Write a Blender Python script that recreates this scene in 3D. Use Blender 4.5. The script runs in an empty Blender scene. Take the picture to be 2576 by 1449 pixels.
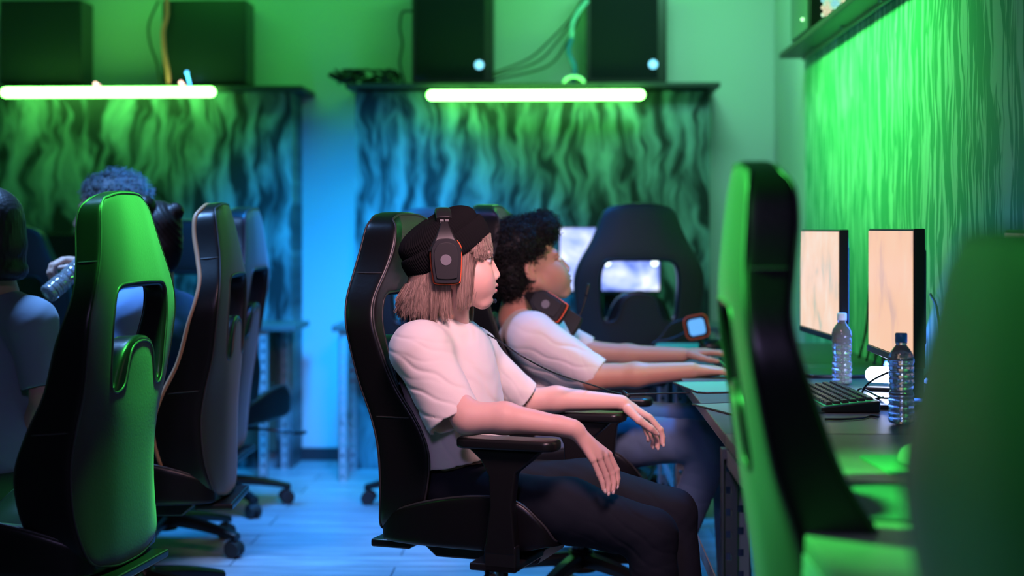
import bpy, bmesh, math, random
import numpy as np
from mathutils import Vector, Matrix
random.seed(7); rng = np.random.default_rng(11)
C = bpy.context.scene.collection
F_PX, HZ, CU, CAMZ = 3874.0, 575.0, 1288.0, 1.215
YAW = math.radians(1.878)
R = math.radians

def W(u, v, D):
    """world point standing at depth D seen at photograph position (u, v)"""
    a = (u - CU) / F_PX
    t = D / (math.cos(YAW) + a * math.sin(YAW))
    return Vector((t * (-math.sin(YAW) + a * math.cos(YAW)), D, CAMZ + (HZ - v) / F_PX * t))
def WX(u, D): return W(u, HZ, D).x
def WZ(v, D): return W(1288, v, D).z

# ---------------------------------------------------------------- materials
MATS = {}
def mat(name, col=(.5,.5,.5), rough=.5, metal=0, spec=.5, emit=None, estr=0, coat=0, sheen=0, bump=None, var=None, trans=0, ior=1.45, alpha=1, sss=0, bdist=.002):
    if name in MATS: return MATS[name]
    m = bpy.data.materials.new(name); m.use_nodes = True
    nt = m.node_tree; b = nt.nodes['Principled BSDF']
    b.inputs['Base Color'].default_value = (*col, 1)
    b.inputs['Roughness'].default_value = rough; b.inputs['Metallic'].default_value = metal
    b.inputs['Specular IOR Level'].default_value = spec
    b.inputs['Coat Weight'].default_value = coat; b.inputs['Coat Roughness'].default_value = .25
    b.inputs['Sheen Weight'].default_value = sheen; b.inputs['Sheen Roughness'].default_value = .4
    b.inputs['Transmission Weight'].default_value = trans; b.inputs['IOR'].default_value = ior
    b.inputs['Alpha'].default_value = alpha
    if sss:
        b.inputs['Subsurface Weight'].default_value = sss
        b.inputs['Subsurface Radius'].default_value = (.012, .004, .002)
        b.inputs['Subsurface Scale'].default_value = .6
    if emit:
        b.inputs['Emission Color'].default_value = (*emit, 1); b.inputs['Emission Strength'].default_value = estr
    if var or bump:
        tc = nt.nodes.new('ShaderNodeTexCoord')
    if var:                                   # (scale, amount) mottled colour of the stuff itself
        n = nt.nodes.new('ShaderNodeTexNoise'); n.inputs['Scale'].default_value = var[0]; n.inputs['Detail'].default_value = 4
        nt.links.new(tc.outputs['Object'], n.inputs['Vector'])
        r = nt.nodes.new('ShaderNodeValToRGB')
        r.color_ramp.elements[0].position = .35; r.color_ramp.elements[1].position = .7
        lo = 1 - var[1]; hi = 1 + var[1]
        r.color_ramp.elements[0].color = (*[min(1, c*lo) for c in col], 1); r.color_ramp.elements[1].color = (*[min(1, c*hi) for c in col], 1)
        nt.links.new(n.outputs['Fac'], r.inputs['Fac']); nt.links.new(r.outputs['Color'], b.inputs['Base Color'])
    if bump:                                  # (scale, strength)
        n = nt.nodes.new('ShaderNodeTexNoise'); n.inputs['Scale'].default_value = bump[0]; n.inputs['Detail'].default_value = 3
        nt.links.new(tc.outputs['Object'], n.inputs['Vector'])
        bp = nt.nodes.new('ShaderNodeBump'); bp.inputs['Strength'].default_value = bump[1]; bp.inputs['Distance'].default_value = bdist
        nt.links.new(n.outputs['Fac'], bp.inputs['Height']); nt.links.new(bp.outputs['Normal'], b.inputs['Normal'])
    MATS[name] = m
    return m
def attr_mat(name, rough=.5, sss=0, spec=.4, bump=None, sheen=0):
    """principled material whose base colour is the mesh's own colour attribute"""
    m = mat(name, (.8,.8,.8), rough, 0, spec, sss=sss, bump=bump, sheen=sheen)
    nt = m.node_tree
    a = nt.nodes.new('ShaderNodeAttribute'); a.attribute_name = 'col'
    nt.links.new(a.outputs['Color'], nt.nodes['Principled BSDF'].inputs['Base Color'])
    return m

# ---------------------------------------------------------------- objects
def link_mesh(name, me, m, parent=None, smooth=True):
    o = bpy.data.objects.new(name, me); C.objects.link(o)
    if m is not None:
        for x in (m if isinstance(m, (list, tuple)) else [m]): me.materials.append(x)
    if smooth and len(me.polygons): me.polygons.foreach_set('use_smooth', [True]*len(me.polygons))
    if parent is not None: o.parent = parent
    return o
def obj(name, bm, m, parent=None, smooth=False, sub=0, bevel=0):
    me = bpy.data.meshes.new(name); bm.normal_update(); bm.to_mesh(me); bm.free()
    o = link_mesh(name, me, m, parent, smooth)
    if bevel:
        b = o.modifiers.new('b', 'BEVEL'); b.width = bevel; b.segments = 3; b.limit_method = 'ANGLE'; b.harden_normals = False
        me.polygons.foreach_set('use_smooth', [True]*len(me.polygons))
        w = o.modifiers.new('w', 'WEIGHTED_NORMAL')
    if sub:
        s = o.modifiers.new('s', 'SUBSURF'); s.levels = sub; s.render_levels = sub
    return o
def thing(name, label, cat, loc=(0,0,0), rotz=0, group=None):
    o = bpy.data.objects.new(name, None); C.objects.link(o); o.empty_display_size = .1
    o.location = loc; o.rotation_euler = (0, 0, rotz); o['label'] = label; o['category'] = cat
    if group: o['group'] = group
    return o
def tag(o, label, cat, group=None, kind=None):
    o['label'] = label; o['category'] = cat
    if group: o['group'] = group
    if kind: o['kind'] = kind
    return o
def struct(o, label=None):
    o['kind'] = 'structure'
    if label: o['label'] = label
    return o
def dup(root, loc, rotz, label, group=None):
    r = root.copy(); C.objects.link(r); r.location = loc; r.rotation_euler = (0, 0, rotz)
    r['label'] = label
    if group: r['group'] = group
    for ch in list(root.children):
        c = ch.copy(); C.objects.link(c); c.parent = r
        for g in ch.children:
            d = g.copy(); C.objects.link(d); d.parent = c
    return r

def box(bm, c, s, rot=None, mi=0):
    g = bmesh.ops.create_cube(bm, size=1)
    M = Matrix.Translation(c) @ (rot.to_4x4() if rot is not None else Matrix()) @ Matrix.Diagonal((*s, 1))
    bmesh.ops.transform(bm, matrix=M, verts=g['verts'])
    for f in {f for v in g['verts'] for f in v.link_faces}: f.material_index = mi
    return g['verts']
def box2(bm, a, b, mi=0):
    a, b = Vector(a), Vector(b)
    return box(bm, (a+b)/2, [abs(b[i]-a[i]) for i in range(3)], mi=mi)
def cyl(bm, a, b, r, r2=None, n=20, caps=True, mi=0):
    a, b = Vector(a), Vector(b); d = b - a
    g = bmesh.ops.create_cone(bm, cap_ends=caps, segments=n, radius1=r, radius2=r if r2 is None else r2, depth=d.length)
    M = Matrix.Translation((a+b)/2) @ d.to_track_quat('Z', 'Y').to_matrix().to_4x4()
    bmesh.ops.transform(bm, matrix=M, verts=g['verts'])
    for f in {f for v in g['verts'] for f in v.link_faces}: f.material_index = mi; f.smooth = len(f.verts) == 4
    return g['verts']
def sph(bm, c, r, n=16, mi=0):
    g = bmesh.ops.create_uvsphere(bm, u_segments=n*2, v_segments=n, radius=1)
    rr = (r, r, r) if isinstance(r, (int, float)) else r
    bmesh.ops.transform(bm, matrix=Matrix.Translation(c) @ Matrix.Diagonal((*rr, 1)), verts=g['verts'])
    for f in {f for v in g['verts'] for f in v.link_faces}: f.material_index = mi; f.smooth = True
def spline(pts, n=8, closed=False):
    """Catmull-Rom through pts"""
    P = [Vector(p) for p in pts]; out = []
    N = len(P)
    for i in range(N if closed else N-1):
        if closed: p0, p1, p2, p3 = P[i-1], P[i], P[(i+1) % N], P[(i+2) % N]
        else:
            p1, p2 = P[i], P[i+1]
            p0 = P[i-1] if i else p1*2 - p2
            p3 = P[i+2] if i+2 < N else p2*2 - p1
        for k in range(n):
            t = k/n
            out.append(.5*((2*p1) + (p2-p0)*t + (2*p0-5*p1+4*p2-p3)*t*t + (3*p1-p0-3*p2+p3)*t**3))
    if not closed: out.append(P[-1])
    return out
def tube(bm, pts, r, n=8, closed=False, caps=True, mi=0, rad=None):
    P = [Vector(p) for p in pts]; N = len(P); rings = []
    nrm = None
    for i, p in enumerate(P):
        if closed: t = (P[(i+1) % N] - P[i-1])
        else: t = P[min(i+1, N-1)] - P[max(i-1, 0)]
        if t.length < 1e-9: t = Vector((0,0,1))
        t.normalize()
        if nrm is None:
            nrm = t.orthogonal().normalized()
        nrm = (nrm - t*nrm.dot(t))
        if nrm.length < 1e-6: nrm = t.orthogonal()
        nrm.normalize(); bn = t.cross(nrm)
        rr = rad[i] if rad is not None else r
        rings.append([bm.verts.new(p + (nrm*math.cos(2*math.pi*k/n) + bn*math.sin(2*math.pi*k/n))*rr) for k in range(n)])
    for i in range(N if closed else N-1):
        A, B = rings[i], rings[(i+1) % N]
        for k in range(n):
            f = bm.faces.new((A[k], A[(k+1) % n], B[(k+1) % n], B[k])); f.smooth = True; f.material_index = mi
    if caps and not closed:
        f = bm.faces.new(rings[0][::-1]); f.material_index = mi
        f = bm.faces.new(rings[-1]); f.material_index = mi
def prism(bm, poly, z0, z1, ax='z', mi=0):
    """extrude a 2D polygon; ax names the extrusion axis"""
    def p3(a, b, h): return {'z': (a, b, h), 'y': (a, h, b), 'x': (h, a, b)}[ax]
    A = [bm.verts.new(p3(a, b, z0)) for a, b in poly]; B = [bm.verts.new(p3(a, b, z1)) for a, b in poly]
    n = len(poly); fs = [bm.faces.new(A[::-1]), bm.faces.new(B)]
    for i in range(n): fs.append(bm.faces.new((A[i], A[(i+1) % n], B[(i+1) % n], B[i])))
    for f in fs: f.material_index = mi
    bmesh.ops.recalc_face_normals(bm, faces=fs)
def lathe(bm, prof, n=40, mi=0):
    rings = []
    for r, z in prof:
        rings.append([bm.verts.new((r*math.cos(2*math.pi*k/n), r*math.sin(2*math.pi*k/n), z)) for k in range(n)])
    for A, B in zip(rings, rings[1:]):
        for k in range(n):
            f = bm.faces.new((A[k], A[(k+1) % n], B[(k+1) % n], B[k])); f.smooth = True; f.material_index = mi
    return rings
def xform(bm, M): bmesh.ops.transform(bm, matrix=M, verts=bm.verts)
def rrect(w, h, r, n=5):
    out = []
    for cx, cy, a0 in ((w/2-r, h/2-r, 0), (-w/2+r, h/2-r, 90), (-w/2+r, -h/2+r, 180), (w/2-r, -h/2+r, 270)):
        for k in range(n+1):
            a = R(a0 + 90*k/n); out.append((cx + r*math.cos(a), cy + r*math.sin(a)))
    return out

# ---------------------------------------------------------------- organic surfaces from blended distance fields
def A3(p): return np.array([p[0], p[1], p[2]], float)
def cap(a, b, ra, rb=None, k=.01, op='u'):
    a, b = A3(a), A3(b); rb = ra if rb is None else rb; ba = b-a; L2 = max(float(ba@ba), 1e-12)
    def f(p):
        pa = p-a; t = np.clip(pa@ba/L2, 0, 1)
        return np.linalg.norm(pa - t[:, None]*ba, axis=1) - (ra + (rb-ra)*t)
    m = (a+b)/2; rad = math.sqrt(L2)/2 + max(ra, rb)
    return (f, m, rad, k, op)
def ccap(a, b, ra, rb, k=.01, op='u', flat=True):
    """tapered tube with a flat end at b"""
    a, b = A3(a), A3(b); ba = b-a; L = float(np.linalg.norm(ba)); d = ba/L
    def f(p):
        pa = p-a; t = pa@d; tc = np.clip(t, 0, None)
        q = np.linalg.norm(pa - tc[:, None]*d, axis=1) - (ra + (rb-ra)*np.clip(t/L, 0, 1.5))
        return np.maximum(q, t-L)
    return (f, (a+b)/2, L/2 + max(ra, rb), k, op)
def ell(c, r, rot=None, k=.01, op='u'):
    c = A3(c); r = np.array(r if hasattr(r, '__len__') else (r, r, r), float)
    M = np.array(rot) if rot is not None else np.eye(3)
    def f(p):
        q = (p-c)@M
        k0 = np.linalg.norm(q/r, axis=1); k1 = np.linalg.norm(q/(r*r), axis=1)
        return k0*(k0-1)/np.maximum(k1, 1e-9)
    return (f, c, float(r.max()), k, op)
def half(c, n, k=.004, op='i'):
    """keeps the side the normal points away from"""
    c = A3(c); n = A3(n); n = n/np.linalg.norm(n)
    return (lambda p: (p-c)@n, c, 1e9, k, op)
def xf(prims, M):
    """move prims by a rigid/scale matrix M (4x4)"""
    Mi = np.array(M.inverted()); s = M.to_scale()[0]; out = []
    for f, c, rad, k, op in prims:
        c2 = np.array(M @ Vector(c))
        out.append(((lambda p, f=f: f(p@Mi[:3, :3].T + Mi[:3, 3])*s), c2, rad*s, k*s, op))
    return out
def sdf_eval(prims, p, cen=None, hb=None, disp=None):
    d = np.full(len(p), 10.0)
    for f, c, rad, k, op in prims:
        if cen is not None and op != 'i' and rad < 1e8:
            if np.linalg.norm(cen-c) - rad > hb + 3*k + .02: continue
        e = f(p)
        if op == 'u':
            h = np.clip(.5+.5*(d-e)/k, 0, 1); d = d*(1-h) + e*h - k*h*(1-h)
        elif op == 's':
            h = np.clip(.5-.5*(d+e)/k, 0, 1); d = d*(1-h) - e*h + k*h*(1-h)
        elif op == 'i':
            h = np.clip(.5-.5*(e-d)/k, 0, 1); d = e*(1-h) + d*h + k*h*(1-h)
    if disp is not None: d = d + disp(p)
    return d
def mesh_sdf(name, prims, vox, m, parent=None, disp=None, color=None, B=12):
    lo = np.min([c-rad for f, c, rad, k, op in prims if op == 'u'], axis=0) - .02
    hi = np.max([c+rad for f, c, rad, k, op in prims if op == 'u'], axis=0) + .02
    nb = np.ceil((hi-lo)/(vox*B)).astype(int)
    hb = vox*B*math.sqrt(3)/2
    gi = np.stack(np.meshgrid(*[np.arange(n) for n in nb], indexing='ij'), -1).reshape(-1, 3)
    cen = lo + (gi+.5)*vox*B
    dc = np.zeros(len(cen))
    for s in range(0, len(cen), 60000): dc[s:s+60000] = sdf_eval(prims, cen[s:s+60000])
    act = gi[np.abs(dc) < hb*1.25 + .022]
    N = nb*B + 4
    loc = np.stack(np.meshgrid(*[np.arange(B+1)]*3, indexing='ij'), -1).reshape(-1, 3)
    cells, verts, edges = [], [], []
    strd = np.array([N[1]*N[2], N[2], 1])
    corner = np.array([[i, j, k] for i in (0, 1) for j in (0, 1) for k in (0, 1)])
    E = [(a, b) for a in range(8) for b in range(a+1, 8) if np.abs(corner[a]-corner[b]).sum() == 1]
    for g in act:
        base = g*B; p = lo + (base + loc)*vox
        c0 = lo + (g+.5)*vox*B
        d = sdf_eval(prims, p, c0, hb, disp)
        s = d < 0
        if s.all() or not s.any(): continue
        D = d.reshape(B+1, B+1, B+1)
        cv = np.stack([D[i:i+B, j:j+B, k:k+B] for i, j, k in corner], -1)
        S = cv < 0; a = S.any(-1) & ~S.all(-1)
        idx = np.argwhere(a)
        if len(idx) == 0: continue
        cc = cv[a]; acc = np.zeros((len(idx), 3)); cnt = np.zeros(len(idx))
        for x, y in E:
            da, db = cc[:, x], cc[:, y]; cr = (da < 0) != (db < 0)
            t = np.where(cr, da/np.where(cr, da-db, 1), 0)
            acc += np.where(cr[:, None], corner[x] + (corner[y]-corner[x])*t[:, None], 0); cnt += cr
        verts.append(lo + (base + idx + acc/cnt[:, None])*vox); cells.append((base+idx+1)@strd)
        Sg = D < 0
        for ax in range(3):
            sl0 = [slice(0, B)]*3; sl1 = [slice(0, B)]*3; sl1[ax] = slice(1, B+1)
            A, Bb = Sg[tuple(sl0)], Sg[tuple(sl1)]
            e = np.argwhere(A != Bb)
            if len(e): edges.append((ax, base+e+1, A[tuple(e.T)]))
    cells = np.concatenate(cells); verts = np.concatenate(verts)
    o = np.argsort(cells); cs = cells[o]; verts = verts[o]
    faces = []
    for ax in range(3):
        L = [(e, s) for x, e, s in edges if x == ax]
        if not L: continue
        e = np.concatenate([x for x, _ in L]); s = np.concatenate([x for _, x in L])
        a1, a2 = (ax+1) % 3, (ax+2) % 3
        o1 = np.zeros(3, int); o1[a1] = 1; o2 = np.zeros(3, int); o2[a2] = 1
        ids = np.stack([(e-o1-o2)@strd, (e-o2)@strd, e@strd, (e-o1)@strd], -1)
        pos = np.searchsorted(cs, ids); pos = np.clip(pos, 0, len(cs)-1)
        ok = (cs[pos] == ids).all(-1); pos = pos[ok]; s = s[ok]
        pos[~s] = pos[~s][:, ::-1]
        faces.append(pos)
    faces = np.concatenate(faces)
    return np_mesh(name, verts, faces, m, parent, color)
def np_mesh(name, verts, faces, m, parent=None, color=None):
    me = bpy.data.meshes.new(name); n = faces.shape[1]
    me.vertices.add(len(verts)); me.vertices.foreach_set('co', np.ascontiguousarray(verts, dtype=np.float32).ravel())
    me.loops.add(faces.size); me.loops.foreach_set('vertex_index', np.ascontiguousarray(faces, dtype=np.int32).ravel())
    me.polygons.add(len(faces)); me.polygons.foreach_set('loop_start', np.arange(len(faces), dtype=np.int32)*n)
    me.update(calc_edges=True); me.validate()
    if color is not None:
        ca = me.color_attributes.new('col', 'FLOAT_COLOR', 'POINT')
        co = color(np.asarray(verts)) if callable(color) else color
        ca.data.foreach_set('color', np.concatenate([co, np.ones((len(co), 1))], 1).astype(np.float32).ravel())
    return link_mesh(name, me, m, parent, True)
def strands(lines, r0, r1, n=3):
    """lines: (S, K, 3) polylines -> verts, quads of thin tapering hairs"""
    S, K, _ = lines.shape
    t = np.gradient(lines, axis=1); t /= np.maximum(np.linalg.norm(t, axis=2, keepdims=True), 1e-9)
    ref = np.where(np.abs(t[..., 2:3]) > .9, np.array([1., 0, 0]), np.array([0, 0, 1.]))
    a = np.cross(t, ref); a /= np.linalg.norm(a, axis=2, keepdims=True); b = np.cross(t, a)
    r = np.linspace(r0, r1, K)[None, :, None]
    V = np.stack([lines + (a*math.cos(2*math.pi*q/n) + b*math.sin(2*math.pi*q/n))*r for q in range(n)], 2)
    idx = np.arange(S*K*n).reshape(S, K, n)
    F = np.stack([idx[:, :-1, :], np.roll(idx, -1, 2)[:, :-1, :], np.roll(idx, -1, 2)[:, 1:, :], idx[:, 1:, :]], -1)
    return V.reshape(-1, 3), F.reshape(-1, 4)
def smooth01(a, b, x):
    t = np.clip((x-a)/(b-a), 0, 1); return t*t*(3-2*t)
# ================================================================ the room
def wallpaper(name, lo, hi, sx, sz, warp, axis, sharp=.06, thresh=.55):
    """marbled paper of vertical running streaks; axis = horizontal coordinate of the wall"""
    m = bpy.data.materials.new(name); m.use_nodes = True; nt = m.node_tree; L = nt.links.new
    b = nt.nodes['Principled BSDF']; b.inputs['Roughness'].default_value = .55; b.inputs['Specular IOR Level'].default_value = .3
    tc = nt.nodes.new('ShaderNodeTexCoord'); sep = nt.nodes.new('ShaderNodeSeparateXYZ'); L(tc.outputs['Object'], sep.inputs[0])
    def noise(vec, scale, det=3, dist=0):
        n = nt.nodes.new('ShaderNodeTexNoise'); n.inputs['Scale'].default_value = scale; n.inputs['Detail'].default_value = det
        n.inputs['Distortion'].default_value = dist; L(vec, n.inputs['Vector']); return n
    def comb(x, y, z=None):
        c = nt.nodes.new('ShaderNodeCombineXYZ')
        for i, s in enumerate((x, y, z)):
            if s is not None: L(s, c.inputs[i])
        return c.outputs[0]
    def mth(op, a, v=None, c=None):
        n = nt.nodes.new('ShaderNodeMath'); n.operation = op; L(a, n.inputs[0])
        if v is not None:
            if isinstance(v, (int, float)): n.inputs[1].default_value = v
            else: L(v, n.inputs[1])
        if c is not None: n.inputs[2].default_value = c
        return n.outputs[0]
    h = sep.outputs[axis]; z = sep.outputs[2]
    w = noise(comb(h, z), 3.0, 2)
    wob = mth('MULTIPLY', mth('SUBTRACT', w.outputs['Fac'], .5), warp)
    h2 = mth('ADD', h, wob)
    v = comb(mth('MULTIPLY', h2, sx), mth('MULTIPLY', z, sz))
    n1 = noise(v, 1.0, 3, .6)
    r = nt.nodes.new('ShaderNodeValToRGB'); r.color_ramp.elements[0].position = thresh-sharp; r.color_ramp.elements[1].position = thresh+sharp
    r.color_ramp.elements[0].color = (*lo, 1); r.color_ramp.elements[1].color = (*hi, 1)
    L(n1.outputs['Fac'], r.inputs['Fac'])
    L(r.outputs['Color'], b.inputs['Base Color'])
    return m
M_wall = mat('painted_plaster', (.58,.60,.60), .75, bump=(60, .15))
M_dark = mat('dark_laminate', (.03,.035,.035), .45)
M_ceil = mat('ceiling_paint', (.3,.3,.3), .9)
M_base = mat('dark_skirting', (.02,.025,.03), .5)
M_wpb = wallpaper('back_wallpaper', (.014,.022,.026), (.22,.33,.36), 15, 3.0, .20, 0, .13, .53)
M_wpr = wallpaper('side_wallpaper', (.10,.45,.24), (.50,.84,.60), 30, 3.2, .13, 1, .03, .53)

def floor_mat():
    m = bpy.data.materials.new('wood_laminate'); m.use_nodes = True; nt = m.node_tree; L = nt.links.new
    b = nt.nodes['Principled BSDF']; b.inputs['Roughness'].default_value = .38
    tc = nt.nodes.new('ShaderNodeTexCoord')
    mp = nt.nodes.new('ShaderNodeMapping'); mp.inputs['Scale'].default_value = (1.0, 9, 1); L(tc.outputs['Object'], mp.inputs[0])
    n = nt.nodes.new('ShaderNodeTexNoise'); n.inputs['Scale'].default_value = 2.6; n.inputs['Detail'].default_value = 7; n.inputs['Roughness'].default_value = .65
    L(mp.outputs[0], n.inputs['Vector'])
    br = nt.nodes.new('ShaderNodeTexBrick'); br.inputs['Scale'].default_value = 1
    br.inputs['Brick Width'].default_value = 1.2; br.inputs['Row Height'].default_value = .19; br.inputs['Mortar Size'].default_value = .003
    br.inputs['Color1'].default_value = (.40,.42,.42,1); br.inputs['Color2'].default_value = (.52,.53,.52,1); br.inputs['Mortar'].default_value = (.1,.1,.1,1)
    L(tc.outputs['Object'], br.inputs['Vector'])
    r = nt.nodes.new('ShaderNodeValToRGB'); r.color_ramp.elements[0].position = .3; r.color_ramp.elements[1].position = .7
    r.color_ramp.elements[0].color = (.45,.45,.45,1); r.color_ramp.elements[1].color = (1,1,1,1); L(n.outputs['Fac'], r.inputs['Fac'])
    mx = nt.nodes.new('ShaderNodeMix'); mx.data_type = 'RGBA'; mx.blend_type = 'MULTIPLY'; mx.inputs[0].default_value = 1
    L(br.outputs['Color'], mx.inputs[6]); L(r.outputs['Color'], mx.inputs[7]); L(mx.outputs[2], b.inputs['Base Color'])
    return m
DW = 8.05; XR = 1.10; XL = -3.3; YF = -1.6; ZC = 2.95
def slab(name, a, b, m, label):
    bm = bmesh.new(); box2(bm, a, b); return struct(obj(name, bm, m), label)
slab('floor', (XL-.1, YF-.1, -.06), (XR+.6, DW+.1, 0), floor_mat(), 'pale wood laminate floor washed in blue light')
slab('wall_back', (XL-.1, DW, 0), (XR+.6, DW+.1, ZC), M_wall, 'plain painted wall behind the far desks')
slab('wall_left', (XL-.1, YF-.1, 0), (XL, DW, ZC), M_wall, 'plain painted wall on the left')
slab('wall_front', (XL, YF-.1, 0), (XR+.6, YF, ZC), M_wall, 'plain painted wall opposite the far desks')
slab('ceiling', (XL-.1, YF-.1, ZC), (XR+.6, DW+.1, ZC+.08), M_ceil, 'grey ceiling')
slab('wall_right', (XR+.5, YF, 0), (XR+.6, 6.95, ZC), M_wall, 'wall above the ledge on the right')
D_END = 7.02
slab('wall_pier', (XR, D_END, 0), (XR+.6, DW, ZC), M_wall, 'plain painted pier in the far right corner')
bx0 = WX(735, DW); 
slab('baseboard_back', (XL, DW-.02, 0), (XR, DW, .065), M_base, 'dark skirting board along the far wall')
# wallpapered false walls with a ledge on top
DP = 7.75
xpl = WX(735, DP); xp0 = WX(893, DP); xp1 = WX(1785, DP); zl = 1.905
slab('wall_panel_left', (XL, DP, 0), (xpl, DW, zl), M_wpb, 'dark streaky wallpaper panel on the left of the blue gap')
slab('wall_panel_middle', (xp0, DP, 0), (xp1, DW, zl), M_wpb, 'dark streaky wallpaper panel between the blue gap and the right corner')
slab('wall_panel_right', (XR, YF, 0), (XR+.5, D_END, 1.985), M_wpr, 'green streaky wallpaper panel along the right side')
def ledge(a, b, label):
    bm = bmesh.new(); box2(bm, a, b)
    return tag(obj('ledge_shelf', bm, M_dark, bevel=.004), label, 'shelf')
ledge((XL+.02, DP-.10, zl), (WX(765, DP-.05), DW-.002, zl+.025), 'dark ledge on top of the left wallpaper panel, ending at the blue gap')
ledge((WX(872, DP-.05), DP-.10, zl+.01), (WX(1810, DP-.05), DW-.002, zl+.035), 'dark ledge on top of the middle wallpaper panel')
ledge((WX(1960, D_END), YF+.1, 1.985), (XR+.498, D_END-.002, 2.01), 'dark ledge above the green wallpaper on the right side')
# thin rail under the right ledge
bm = bmesh.new(); box2(bm, (XR-.022, YF+.1, 1.972), (XR-.008, D_END-.03, 1.984))
for y in (6.6, 5.9, 5.2): cyl(bm, (XR-.035, y, 1.975), (XR-.035, y, 1.985), .007)
tag(obj('mounting_rail', bm, mat('rail_metal', (.35,.35,.35), .35, 1)), 'thin metal rail screwed under the right ledge', 'rail')

# ---------------------------------------------------------------- green tubes
M_tube = mat('green_tube', (1,1,1), .4, emit=(.16, 1, .12), estr=21)
M_tubecap = mat('tube_cap', (.8,.8,.8), .4)
def light_tube(u0, u1, v, D, label):
    a, b = W(u0, v, D), W(u1, v, D); a.y = b.y = D; z = (a.z+b.z)/2
    t = thing('light_tube', label, 'tube light', ((a.x+b.x)/2, D, z), 0, 'green light tubes')
    h = (b.x-a.x)/2
    bm = bmesh.new(); tube(bm, [(-h+.02,0,0), (h-.02,0,0)], .024, 20); 
    sph(bm, (-h+.02,0,0), .024, 10); sph(bm, (h-.02,0,0), .024, 10)
    obj('glowing_tube', bm, M_tube, t)
    for x in (-h*.6, h*.6):
        bm = bmesh.new(); tube(bm, [(x, 0, .02), (x, .03, .035), (x, .1595, .035)], .006, 8); obj('bracket', bm, M_dark, t)
    return t
light_tube(5, 540, 232, DP-.16, 'glowing green tube light on the left wallpaper panel')
light_tube(1076, 1620, 239, DP-.16, 'glowing green tube light on the middle wallpaper panel')
# small coloured pilot lamps above the left tube
for u, v, col, lab in ((240, 211, (1,.45,.5), 'tiny pink indicator lamp alone above the left tube'), (455, 208, (1,.45,.5), 'tiny pink indicator lamp under the blue one above the left tube'), (470, 183, (.1,.5,1), 'small blue indicator lamp beside the second computer tower')):
    bm = bmesh.new(); p = W(u, v, DP-.12); sph(bm, p, .008, 8); cyl(bm, p, (p.x, DP-.05, zl+.03), .004)
    tag(obj('indicator_lamp', bm, mat('pilot%d' % u, col, .4, emit=col, estr=5)), lab, 'lamp')

# ---------------------------------------------------------------- computer towers
M_case = mat('case_metal', (.02,.022,.022), .35)
M_glassp = mat('smoked_glass', (.015,.015,.02), .06, spec=.8)
M_fanled = mat('fan_led', (.2,.5,.9), .4, emit=(.25,.6,1), estr=1.6)
def tower(x0, x1, v1, label, glass=True, D=DP+.02, zb=None, dz=.46):
    w = x1-x0; zb = zl+.036 if zb is None else zb
    t = thing('computer_tower', label, 'computer', ((x0+x1)/2, D, zb), 0, 'computer towers on the ledges')
    h = dz
    bm = bmesh.new(); box2(bm, (-w/2, 0, .012), (w/2, .20, h)); o = obj('case', bm, M_case, t, bevel=.006)
    for sx in (-1, 1):
        bm = bmesh.new(); box2(bm, (sx*w*.4-.03, .03, 0), (sx*w*.4+.03, .17, .012)); obj('foot', bm, M_case, t)
    if glass:
        bm = bmesh.new(); box2(bm, (-w/2+.02, -.005, .03), (w/2-.045, -.001, h-.02)); obj('glass_panel', bm, M_glassp, t, bevel=.001)
        bm = bmesh.new(); cyl(bm, (w*.33, -.008, .10), (w*.33, -.0055, .10), .022, n=24); obj('fan_light', bm, M_fanled, t)
    else:
        bm = bmesh.new(); box2(bm, (-w/2+.015, -.004, .025), (w/2-.015, -.001, h-.015)); obj('side_panel', bm, M_case, t, bevel=.002)
    return t
towers = [tower(WX(-5, DP), WX(202, DP), 0, 'dark computer tower at the left edge of the picture on the left ledge', False, dz=.44),
    tower(WX(405, DP), WX(618, DP), 0, 'dark computer tower beside the orange cable on the left ledge', False, dz=.435),
    tower(WX(1035, DP), WX(1240, DP), 0, 'glass-sided computer tower beside the leafy cable tangle on the middle ledge', True, dz=.50),
    tower(WX(1475, DP), WX(1678, DP), 0, 'glass-sided computer tower right of the hanging cables on the middle ledge', True, dz=.50)]
# tower at the far end of the right ledge, its near side a lit honeycomb grill
t = thing('computer_tower', 'computer tower with a rainbow lit honeycomb grill on the right ledge', 'computer', (.985, 6.25, 2.011), 0, 'computer towers on the ledges')
bm = bmesh.new(); box2(bm, (0, 0, .01), (.24, .44, .46)); obj('case', bm, mat('case_green_grey', (.10,.13,.13), .4), t, bevel=.004)
bm = bmesh.new(); box2(bm, (.012, -.012, .015), (.228, -.001, .455)); obj('front_panel', bm, M_case, t, bevel=.002)
bm = bmesh.new()
for iy in range(17):
    for ix in range(8):
        x = .062 + ix*.0165 + (iy % 2)*.008; z = .035 + iy*.0145
        r_ = math.hypot(x-.12, z-.115)
        if r_ > .094: continue
        cyl(bm, (x, -.016, z), (x, -.0125, z), .0060, n=6)
hexm = bpy.data.materials.new('rainbow_led'); hexm.use_nodes = True; nt = hexm.node_tree
tc = nt.nodes.new('ShaderNodeTexCoord'); n = nt.nodes.new('ShaderNodeTexNoise'); n.inputs['Scale'].default_value = 18; nt.links.new(tc.outputs['Object'], n.inputs['Vector'])
r = nt.nodes.new('ShaderNodeValToRGB'); cr = r.color_ramp
for e, (p_, c_) in zip([cr.elements[0], cr.elements[1], cr.elements.new(.45), cr.elements.new(.55), cr.elements.new(.62)],
        [(0, (1,.3,.3,1)), (1, (.3,.4,1,1)), (.42, (1,.8,.6,1)), (.5, (.5,1,.7,1)), (.57, (.3,.8,1,1))]): e.position = p_; e.color = c_
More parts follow.
